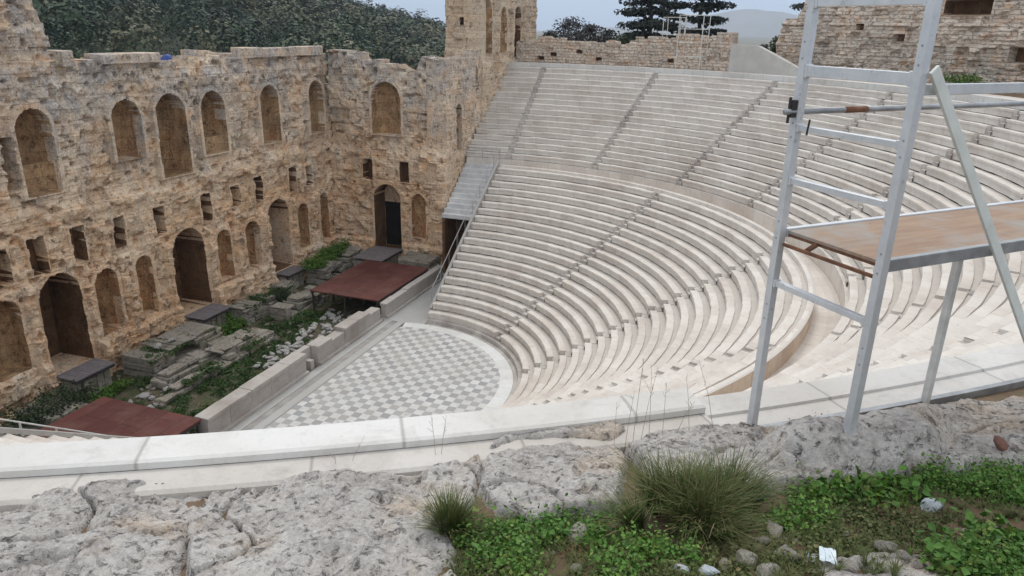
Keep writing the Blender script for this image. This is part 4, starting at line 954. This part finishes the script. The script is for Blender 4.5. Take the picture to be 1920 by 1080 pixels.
# ------------------------------------------------------------------ rocks, weeds and stones before the camera
def ground_hit(x, y):
    z = 17.0
    for _ in range(30):
        p = at(x, y, z=z); z = .5 * z + .5 * float(near_z(p[0], p[1]))
    return at(x, y, z=z)
def rock(pix, h, label, seed, step=.013, edge=.05, tilt=(0, 0), rough=1.0):
    W = [ground_hit(*p) for p in pix]; P = [(p[0], p[1]) for p in W]
    A = np.array(P); c = A.mean(0); lo = A.min(0) - .06; hi = A.max(0) + .06
    nx, ny = ((hi - lo) / step).astype(int) + 1; X, Y = np.meshgrid(np.linspace(lo[0], hi[0], nx), np.linspace(lo[1], hi[1], ny), indexing='ij')
    wx = X + fbm(X * 4, Y * 4, seed, 3) * .05; wy = Y + fbm(X * 4, Y * 4, seed + 9, 3) * .05
    ins = in_poly(wx, wy, P); d = poly_dist(wx, wy, P) * np.where(ins, 1, -1)
    k = np.clip(d / edge, -1, 1); prof = np.where(k > 0, 1 - (1 - k) ** 2.2, k * .8)
    z = near_z(X, Y) + h * prof + (fbm(X * 1.4, Y * 1.4, seed + 2, 3) * .09 + fbm(X * 5, Y * 5, seed + 3, 4, .6) * .035) * rough * np.clip(prof, 0, 1)
    n1 = vnoise(X * 9, Y * 9, seed + 4); z -= np.clip((n1 - .72) / .2, 0, 1) * .03 * rough * np.clip(k * 3, 0, 1)
    n2 = fbm(X * 13, Y * 13, seed + 5, 4, .75); z += n2 * .02 * rough
    n3 = np.abs(fbm(X * 7 + Y * 3, Y * 7 - X * 3, seed + 7, 3, .6)); z -= np.clip((.10 - n3) / .10, 0, 1) * .016 * rough
    cr = np.abs(fbm(X * .9 + 3, Y * .9, seed + 6, 3)); z -= np.clip((.03 - cr) / .03, 0, 1) * .09 * np.clip(k * 4, 0, 1)
    z += (X - c[0]) * tilt[0] + (Y - c[1]) * tilt[1]
    kp = (d > -.05); cell = kp[:-1, :-1] | kp[1:, 1:] | kp[:-1, 1:] | kp[1:, :-1]
    i, j = np.meshgrid(np.arange(nx - 1), np.arange(ny - 1), indexing='ij'); b = i * ny + j
    Q = np.stack([b, b + ny, b + ny + 1, b + 1], -1)[cell]
    c3 = np.array([c[0], c[1], float(near_z(c[0], c[1]))])
    V = np.stack([X, Y, z], -1).reshape(-1, 3) - c3; un, inv = np.unique(Q, return_inverse=True)
    o = np_mesh('rock_outcrop', V[un], inv.reshape(Q.shape), M_ROCK, smooth=True); o.location = [float(q) for q in c3]
    tag(o, label, 'rock', 'bedrock outcrops before the rim'); return o
rock([(-160, 935), (-140, 1180), (318, 1200), (340, 1085), (360, 1000), (396, 930), (310, 912), (150, 925), (0, 940)], .07, 'broad flat grey limestone slab at the corner below the white ledge', 11)
rock([(340, 1090), (356, 985), (394, 932), (480, 908), (640, 896), (760, 898), (862, 876), (905, 864), (900, 905), (872, 960), (848, 1015), (858, 1090), (840, 1200), (360, 1200)], .08, 'pitted limestone slab left of the small grass tuft with a crack beside it', 21)
rock([(905, 872), (950, 856), (1060, 846), (1165, 852), (1180, 900), (1165, 972), (1010, 985), (930, 965), (890, 930)], .11, 'pockmarked grey rock just left of the big grass tussock', 31)
rock([(1170, 850), (1210, 828), (1290, 815), (1400, 812), (1500, 822), (1600, 845), (1650, 876), (1600, 912), (1450, 925), (1380, 935), (1250, 930)], .13, 'grey limestone ridge behind the big grass tussock', 41)
rock([(1592, 828), (1640, 808), (1720, 788), (1850, 768), (2000, 738), (2060, 900), (1845, 880), (1790, 900), (1700, 880), (1640, 862)], .13, 'rounded grey rock hump below the scaffold platform', 51)
rock([(1400, 868), (1450, 840), (1540, 826), (1640, 818), (1740, 806), (1800, 840), (1770, 890), (1640, 905), (1500, 915), (1420, 905)], .36, 'low pale rock swell carrying the front scaffold post', 81, edge=.34, rough=.7)
rock([(1540, 1060), (1640, 1040), (1770, 1045), (1800, 1110), (1560, 1110)], .05, 'small flat pale rock at the bottom among the weeds', 61, rough=.6)
rock([(905, 860), (930, 835), (1010, 822), (1130, 805), (1180, 822), (1150, 842), (1040, 836), (950, 848)], .12, 'narrow orange tinted rock edge against the white ledge', 71)

rock_objs = [o for o in col.objects if o.name.startswith('rock_outcrop')]
bpy.context.view_layer.update()
from mathutils.bvhtree import BVHTree
from mathutils import Vector
dg = bpy.context.evaluated_depsgraph_get()
trees_ = [(o, BVHTree.FromObject(o, dg)) for o in rock_objs]
def surf_z(x, y):
    z = float(near_z(x, y))
    for o, t in trees_:
        h_ = t.ray_cast(Vector((x - o.location.x, y - o.location.y, 5)), Vector((0, 0, -1)))
        if h_[0] is not None: z = max(z, h_[0].z + o.location.z)
    return z
def put(px, py):
    p = ground_hit(px, py); return np.array([p[0], p[1], surf_z(p[0], p[1])])

def weeds(name, polys, n, size, mat, label, hgt=.12, seed=0, cl=70, onrock=False):
    r_ = np.random.default_rng(seed); C = []; A = []
    PW_ = [[ground_hit(*p)[:2] for p in q] for q in polys]
    ar = np.array([abs(sum(P[i][0] * P[(i + 1) % len(P)][1] - P[(i + 1) % len(P)][0] * P[i][1] for i in range(len(P)))) for P in PW_]); ar /= ar.sum()
    for P, fr in zip(PW_, ar):
        P = [tuple(p) for p in P]; lo = np.min(P, 0); hi = np.max(P, 0); m_ = int(n * fr / cl) + 1; got = 0
        while got < m_:
            x, y = r_.uniform(lo, hi)
            if not in_poly(np.array([x]), np.array([y]), P)[0] or vnoise(np.array([x * 2.3]), np.array([y * 2.3]), seed)[0] < .44: continue
            got += 1; z = float(surf_z(x, y))
            if z > near_z(x, y) + .05 and not onrock: continue
            s = r_.uniform(.06, .13); hh = hgt * r_.uniform(.5, 1.3)
            q = r_.normal(size=(cl, 3)) * .55; q[:, 2] = np.abs(q[:, 2])
            C.append(np.array([x, y, z - .01]) + q * (s, s, hh)); A.append(np.clip(r_.random(cl) * .6 + r_.random() * .4, 0, 1))
    C = np.concatenate(C); V, F, _ = leaf_cloud(C, size * r_.uniform(.6, 1.3, len(C)), 1.5, seed, .75)
    o = np_mesh(name, V, F, mat, attr=np.concatenate(A)); return tag(o, label, 'weeds', kind='stuff')
weeds('weeds', [[(870, 1000), (930, 985), (1020, 970), (1120, 985), (1160, 1010), (1130, 1050), (1040, 1040), (960, 1060), (880, 1090), (850, 1070)],
                [(1470, 905), (1560, 900), (1650, 880), (1740, 885), (1800, 895), (1870, 872), (1960, 880), (1960, 980), (1840, 970), (1700, 950), (1560, 955), (1480, 945)],
                [(1660, 985), (1760, 975), (1960, 985), (1960, 1110), (1800, 1090), (1700, 1030)],
                [(1150, 1010), (1290, 1010), (1420, 990), (1500, 960), (1560, 985), (1480, 1040), (1300, 1060), (1180, 1055)], [(950, 1060), (1120, 1050), (1200, 1075), (1180, 1120), (930, 1120)]],
      22000, .026, M_WEED, 'low green weeds covering the soil between the rocks', .12, 5)
weeds('moss', [[(1490, 800), (1540, 790), (1590, 793), (1590, 812), (1530, 815)], [(770, 878), (860, 862), (855, 874), (790, 888)], [(450, 902), (545, 890), (540, 900), (470, 910)]], 2600, .02, M_GRASS, 'yellow green moss in the crevices along the ledge', .035, 6, 40, True)
weeds('weeds', [[(1450, 965), (1700, 950), (1830, 975), (1700, 1040), (1560, 1050), (1470, 1010)], [(850, 1060), (1000, 1045), (1400, 1060), (1540, 1045), (1540, 1100), (850, 1100)]], 12000, .026, M_GRASS, 'sparse olive weeds on the reddish soil patch', .06, 8)

M_DRYLEAF = mat_leaf('dry_leaves', (.10, .04, .025), (.17, .075, .04), (.24, .14, .08))
weeds('fallen_leaves', [[(1560, 960), (1680, 950), (1740, 985), (1690, 1020), (1590, 1010)], [(1700, 985), (1800, 1000), (1820, 1060), (1740, 1050)], [(1080, 1000), (1170, 1000), (1180, 1040), (1090, 1040)]], 3800, .022, M_DRYLEAF, 'reddish brown dry leaves lying on the soil among the weeds', .02, 9, 30)
def blades(c, n, rad, hgt, mat, name, label, seed, lean=.9, wd=.005, cat='grass tussock', extra=0):
    r_ = np.random.default_rng(seed); V = []; F = []; A = []
    for k in range(n):
        a = r_.uniform(0, 2 * math.pi); q = r_.random() ** .6; b0 = np.array([math.cos(a), math.sin(a), 0]) * rad * .35 * q
        L = hgt * r_.uniform(.55, 1.15); ln = lean * (q * .9 + .12) * r_.uniform(.6, 1.2); dr_ = np.array([math.cos(a + r_.normal() * .35), math.sin(a + r_.normal() * .35), 0])
        sd = np.array([-dr_[1], dr_[0], 0]) * wd * r_.uniform(.7, 1.3); base_ = len(V)
        for t in (0, .35, .7, 1.):
            p = b0 + dr_ * L * ln * t ** 1.6 + np.array([0, 0, L * t * (1 - .42 * ln * t)])
            wv = sd * (1 - t * .85); V += [p - wv, p + wv]
        tone = np.clip(.35 * r_.random() + (.62 * r_.random() ** 2.0), 0, 1)
        for s in range(3):
            i0 = base_ + 2 * s; F.append((i0, i0 + 1, i0 + 3, i0 + 2)); A.append(np.clip(tone + .12 * s, 0, 1))
    o = np_mesh(name, np.array(V), np.array(F), mat, attr=A); o.location = [float(q) for q in c]; return tag(o, label, cat)
def tussock(c, label, seed, n, R_, H_):
    r_ = np.random.default_rng(seed); V = []; F = []; A = []
    for t in range(n):
        tc = np.array([*(r_.normal(size=2) * R_ * .30), 0]); ld = np.array([*(r_.normal(size=2) * .16 + tc[:2] / R_ * .35), 0]); hh = H_ * r_.uniform(.6, 1.12); dead = r_.random() * .55
        for k in range(300):
            a = r_.uniform(0, 2 * math.pi); q = r_.random() ** .7; d_ = np.array([math.cos(a), math.sin(a), 0]); b0 = tc + d_ * .05 * q
            L = hh * r_.uniform(.45, 1.15); out = d_ * (q * .75 + .05) + ld + np.array([*(r_.normal(size=2) * .12), 0]); lo = np.linalg.norm(out)
            sd = np.array([-d_[1], d_[0], 0]) * .0038 * r_.uniform(.6, 1.4); base_ = len(V); kink = r_.uniform(1.3, 2.4)
            for u in (0, .3, .6, .85, 1.):
                p = b0 + out * L * u ** kink + np.array([0, 0, L * u * (1 - .36 * min(lo, 1.1) * u)]); V += [p - sd * (1 - u * .85), p + sd * (1 - u * .85)]
            tone = np.clip(.3 * r_.random() + (dead + .45) * r_.random() ** 2.2, 0, 1)
            for s_ in range(4): i0 = base_ + 2 * s_; F.append((i0, i0 + 1, i0 + 3, i0 + 2)); A.append(np.clip(tone + .11 * s_, 0, 1))
    o = np_mesh('grass_tussock', np.array(V), np.array(F), M_TUSS, attr=A); o.location = [float(q) for q in c]; return tag(o, label, 'grass tussock')
tussock(put(1296, 975) - (0, 0, .02), 'large olive green grass tussock growing between the rocks', 3, 24, .42, .40)
def grass_stuff(polys, n, label, seed):
    r_ = np.random.default_rng(seed); V = []; F = []; A = []
    for P in polys:
        P = [tuple(ground_hit(*p)[:2]) for p in P]; lo = np.min(P, 0); hi = np.max(P, 0); k = 0
        while k < n:
            x, y = r_.uniform(lo, hi); k += 1
            if not in_poly(np.array([x]), np.array([y]), P)[0]: continue
            z = surf_z(x, y)
            if z > near_z(x, y) + .05: continue
            c = np.array([x, y, z - .01]); tone = r_.random() * .6
            for b_ in range(14):
                a = r_.uniform(0, 6.28); d_ = np.array([math.cos(a), math.sin(a), 0]); L = r_.uniform(.04, .13); sd = np.array([-d_[1], d_[0], 0]) * .0032; i0 = len(V)
                for u in (0, .5, 1.): p = c + d_ * L * .7 * u ** 1.6 + np.array([0, 0, L * u * (1 - .3 * u)]); V += [p - sd * (1 - u * .9), p + sd * (1 - u * .9)]
                F += [(i0, i0 + 1, i0 + 3, i0 + 2), (i0 + 2, i0 + 3, i0 + 5, i0 + 4)]; A += [min(1, tone + r_.random() * .35)] * 2
    return tag(np_mesh('grass', np.array(V), np.array(F), M_GRASS, attr=A), label, 'grass', kind='stuff')
grass_stuff([[(860, 985), (1180, 970), (1180, 1095), (850, 1095)], [(1180, 1010), (1560, 950), (1580, 1095), (1180, 1095)], [(1480, 920), (1960, 900), (1960, 1100), (1600, 1100), (1560, 1000)]], 420, 'short olive grass mixed through the weeds between the rocks', 12)
weeds('weeds', [[(880, 1000), (1120, 985), (1150, 1050), (900, 1085)], [(1480, 915), (1880, 890), (1960, 960), (1560, 950)], [(1680, 990), (1960, 990), (1960, 1100), (1760, 1090)]], 2600, .06, M_WEED, 'broader leaved weeds scattered among the small green weeds', .09, 15, 26)
blades(put(845, 1005) - (0, 0, .02), 900, .26, .22, M_TUSS, 'grass_tussock', 'small grass tuft at the corner of the pitted slab', 4, .8, .0035)
# rough stones tumbled from the walls, lying about the sunken stage
for k in range(120):
    x = random.uniform(-8.5, 11.5); y = random.uniform(8.6, 14.6); s_ = random.uniform(.10, .30)
    if (-8.6 < x < -5.5 or 1.4 < x < 4.6) and y > 12.8: continue
    o_ = stone((x, y, -.55 + s_ * .3), s_, DARKS[k % 4], 'rough grey stone tumbled among weeds in the sunken stage', 'rough stones in the sunken stage', 'fallen_stone')
M_DRY = mat_plain('dry_stalk', (.32, .25, .19), .8, .3, 20)
def stalks(pts, hs, label, seed):
    r_ = np.random.default_rng(seed); c = put(*pts[0]); mm = MB()
    for (px, py), h_ in zip(pts, hs):
        p = put(px, py) - c; ln = r_.normal(size=2) * .14 * h_
        mm.tube([p - (0, 0, .02), p + (ln[0] * .4, ln[1] * .4, h_ * .5), p + (ln[0], ln[1], h_)], [.0022, .0018, .001], 5)
        for k in range(3):
            t = r_.uniform(.55, .95); q0 = p + (ln[0] * t, ln[1] * t, h_ * t); mm.tube([q0, q0 + (r_.normal() * .03, r_.normal() * .03, .05)], .0014, 4)
    o = mm.build('dry_stalks', M_DRY, None); o.location = [float(q) for q in c]; return tag(o, label, 'dry plant')
stalks([(818, 868), (826, 866)], [.42, .40], 'pair of thin dry stalks against the white ledge', 1)
stalks([(1170, 850), (1185, 845), (1215, 840), (1240, 835), (1290, 830), (1335, 825), (1265, 838), (1150, 850), (1200, 842)], [.55, .75, .62, .45, .5, .55, .35, .4, .6], 'sparse thin dry stalks standing behind the tussock', 2)
stalks([(655, 880), (630, 884)], [.2, .15], 'tiny dry stalks in the ledge crevice', 3)

near = [(1450, 1003, .055, 'angular beige stone right of the tussock, largest of its cluster'), (1487, 982, .045, 'pale flat stone above the angular beige stone'), (1430, 1020, .04, 'small stone tucked below the angular beige stone'), (1395, 980, .035, 'small grey stone at the tussock edge'),
        (1085, 1012, .075, 'flat grey stone set in the weeds left of the tussock'), (1190, 1033, .045, 'upright tan stone in the weeds below the tussock'), (1152, 1057, .04, 'white stone below the upright tan stone'), (1475, 1048, .055, 'brownish stone between bottom pebbles and red soil'),
        (1400, 1055, .05, 'pale stone near the bottom edge under the tussock'), (1440, 1078, .05, 'pale stone cut by the bottom edge of the view'), (1360, 1065, .035, 'small pale stone in the bottom row'), (1330, 1080, .045, 'bluish flat stone at the bottom edge'), (1275, 1075, .04, 'grey stone at the bottom edge left of the bluish one'),
        (1150, 1082, .04, 'rounded stone at the bottom edge below the white stone'), (1660, 1035, .05, 'pale stone at the edge of the small flat rock'), (1745, 955, .05, 'bluish white stone in the weeds under the rock hump'), (1690, 1055, .03, 'small pebble on the small flat rock'), (1865, 870, .06, 'reddish brown stone at the foot of the rock hump'),
        (1895, 905, .04, 'grey stone by the frame edge in the weeds'), (1080, 1070, .03, 'small pebble in the lower weeds'), (1590, 1080, .035, 'dull pebble at the bottom beside the white scraps'), (1260, 1040, .03, 'small brown pebble under the tussock')]
BLUE = stone_mesh(333); BLUE.materials.append(mat_plain('bluish_white_stone', (.42, .46, .49), .85, .25, 9))
BRN = stone_mesh(334); BRN.materials.append(mat_plain('brown_stone', (.16, .08, .06), .9, .3, 9))
for k, (px, py, s, lab) in enumerate(near):
    s *= 1.45; p = put(px, py); stone(p + (0, 0, s * .45), s, BLUE if 'bluish' in lab else BRN if 'reddish' in lab else STONES[k % 7], lab, 'loose stones among the weeds')
for k in range(60):
    px, py = random.choice(((random.uniform(1020, 1560), random.uniform(1030, 1078)), (random.uniform(1560, 1900), random.uniform(985, 1075)), (random.uniform(1370, 1520), random.uniform(965, 1030))))
    q_ = random.uniform(.012, .03); p = put(px, py); stone(p + (0, 0, q_ * .5), q_, STONES[k % 7], 'small cream pebble lying among the weeds and grass', 'small pebbles among the weeds', 'pebble')
# crumpled pale scraps of litter
M_LIT = mat_plain('pale_plastic_scrap', (.62, .69, .74), .5, .08, 12)
for px, py, s, lab in ((1548, 1062, .06, 'crumpled pale blue plastic scrap at the bottom edge'), (1523, 1052, .045, 'smaller pale blue scrap touching the crumpled plastic')):
    r_ = np.random.default_rng(int(px)); n = 9; g_ = np.linspace(-1, 1, n); X, Y = np.meshgrid(g_, g_, indexing='ij')
    Z = .35 * fbm(X * 1.5 + px, Y * 1.5, 3, 3) + .25; V = np.stack([X + .2 * fbm(X * 2, Y * 2, 8), Y * .7, Z], -1).reshape(-1, 3) * s
    i, j = np.meshgrid(np.arange(n - 1), np.arange(n - 1), indexing='ij'); b = (i * n + j).ravel()
    o = np_mesh('plastic_scrap', V, np.stack([b, b + n, b + n + 1, b + 1], 1), M_LIT); o.location = [float(q) for q in put(px, py) + (0, 0, .005)]
    sm = o.modifiers.new('solid', 'SOLIDIFY'); sm.thickness = .002; tag(o, lab, 'litter')

# ------------------------------------------------------------------ plants in the sunken stage
M_STGR = mat_leaf('stage_grass', (.022, .05, .012), (.04, .09, .018), (.11, .125, .04))
def patch(name, rects, n, size, mat, label, hgt, seed, kind='stuff', cat='grass'):
    r_ = np.random.default_rng(seed); C = []; A = []
    tot = sum((x1 - x0) * (y1 - y0) for x0, x1, y0, y1, z in rects)
    for x0, x1, y0, y1, z in rects:
        m_ = int(n * (x1 - x0) * (y1 - y0) / tot / 40) + 1
        for k in range(m_):
            x, y = r_.uniform(x0, x1), r_.uniform(y0, y1)
            if vnoise(np.array([x * .8]), np.array([y * .8]), seed)[0] < .38: continue
            q = r_.normal(size=(40, 3)) * .5; q[:, 2] = np.abs(q[:, 2]); s = r_.uniform(.2, .4)
            C.append(np.array([x, y, z]) + q * (s, s, hgt * r_.uniform(.5, 1.4))); A.append(np.clip(r_.random(40) * .5 + r_.random() * .5, 0, 1))
    C = np.concatenate(C); V, F, _ = leaf_cloud(C, size * r_.uniform(.6, 1.4, len(C)), 1., seed, .6)
    return tag(np_mesh(name, V, F, mat, attr=np.concatenate(A)), label, cat, kind=kind)
patch('grass', [(-6, 9, 8.4, 10.4, -.5), (-9.5, -4.5, 12, 14, -.4), (-8.5, 0, 4.9, 8.6, -.55), (0, 5, 6, 8.6, -.55), (3.5, 9, 10.2, 12.4, -.5), (-8.8, -5, 9.2, 12.5, -.55), (4.2, 5.2, 12.4, 15, -.4)], 36000, .13, M_STGR, 'green grass on the floor of the sunken stage', .16, 41)
patch('weeds', [(4.8, 11, 12.8, 14.3, .55), (-4.4, 1.2, 12, 14.4, .7), (-1, 3, 9.8, 11, .3), (-5, 8, 9, 9.9, 0.)], 12000, .14, M_STGR, 'sparse weeds growing on the tops of the ruined block walls', .15, 42, cat='weeds')
def shrub(c, sx, sy, h_, label, seed, mat=M_WEED, n=2600):
    r_ = np.random.default_rng(seed); q = r_.normal(size=(n, 3)) * .5; q[:, 2] = np.abs(q[:, 2]); cl = r_.normal(size=(14, 3)) * (.5, .5, .2); q = q * .5 + cl[r_.integers(0, 14, n)]; q[:, 2] = np.abs(q[:, 2])
    V, F, a = leaf_cloud(q * (sx, sy, h_), .17 * r_.uniform(.6, 1.3, n), .8, seed, .6); o = np_mesh('shrub', V, F, mat, attr=a); o.location = c; return tag(o, label, 'shrub')
shrub((15.6, 13.6, .9), 1.7, .9, .8, 'bright green shrub on the ruin left of the far stage corner', 1)
shrub((18.4, 13.9, .95), 1.8, .8, 1.0, 'bright green shrub in the far stage corner against the end wall', 2)
shrub((-12, 12.8, .6), 2.4, 1.3, .9, 'dark shrub on the block ruin beside the near red platform', 3, M_SHRUB)
shrub((8.8, 12.2, .1), .8, .6, .9, 'dark green shrub at the foot of the weedy block ruin', 4, M_SHRUB, 1400)
shrub((3.2, 13.2, -.5), 1.6, .7, .8, 'green weedy shrub under the edge of the middle landing', 11, M_WEED, 1600)
shrub((-6.4, 13.2, -.5), 1.6, .6, .7, 'green weedy shrub under the edge of the nearest landing', 12, M_WEED, 1600)
shrub((5.3, 13.9, .0), 1.1, .8, .8, 'green shrub right of the middle wooden landing', 5, M_WEED, 1600)
shrub((-9.3, 13.0, -.1), .9, .8, .7, 'dark green shrub left of the nearest wooden landing', 6, M_SHRUB, 1400)
shrub((26.2, -33.3, 16.9), 2.6, 1.0, .8, 'green shrub between top seats and big ruin wall', 7, M_WEED, 2600)
shrub((30.0, -28.9, 16.8), 1.2, .8, .5, 'small green shrub at the foot of the big ruin wall', 8, M_WEED, 1200)
for k, (px, py, d, s) in enumerate(((1570, 158, 70.5, .5), (1600, 160, 70, .35), (1632, 160, 69, .6), (1680, 165, 68, .5), (1860, 185, 61, .8), (1900, 188, 60, .6), (1725, 170, 66, .5), (1770, 180, 63.5, .5))):
    p = at(px, py, d=d); stone((p[0], p[1], 16.75 + s * .3), s, STONES[k % 7], f'boulder on the far rim edge, {["first","second","third","fourth","last but one","last","fifth","sixth"][k]} from the sloping concrete wall', 'boulders on the far rim edge', 'boulder')

# ------------------------------------------------------------------ air
hz = MB(); hz.box((-9400, -9400, -7.5), (9400, 9400, 420)); ho = hz.build('haze', None); tag(ho, 'thin even blue haze of distant air', 'haze', kind='stuff')
hm = bpy.data.materials.new('haze_air'); hm.use_nodes = True; hn = hm.node_tree; hn.nodes.remove(hn.nodes['Principled BSDF'])
pv = hn.nodes.new('ShaderNodeVolumePrincipled'); pv.inputs['Color'].default_value = (.80, .88, 1, 1); pv.inputs['Density'].default_value = .00016; pv.inputs['Anisotropy'].default_value = .1
hn.links.new(pv.outputs[0], hn.nodes['Material Output'].inputs['Volume']); ho.data.materials.append(hm)

gx = np.linspace(-1, 1, 14); X, Y = np.meshgrid(gx, gx, indexing='ij'); Z = .95 * np.clip(1 - np.abs(X) ** 3, 0, 1) * np.clip(1 - np.abs(Y) ** 3, 0, 1) + fbm(X * 2, Y * 2, 4, 3) * .14
i, j = np.meshgrid(np.arange(13), np.arange(13), indexing='ij'); b = (i * 14 + j).ravel(); p = at(316, 112, Y=17.0)
o = np_mesh('tarpaulin', np.stack([X * .62, Y * .5, Z * .75 - .25], -1).reshape(-1, 3), np.stack([b, b + 14, b + 15, b + 1], 1), mat_plain('blue_tarpaulin', (.02, .05, .22), .5, .25, 4), smooth=True); o.location = (p[0], 17.0, 17.45)
tag(o, 'blue tarpaulin showing in the dip of the stage wall top', 'tarpaulin')
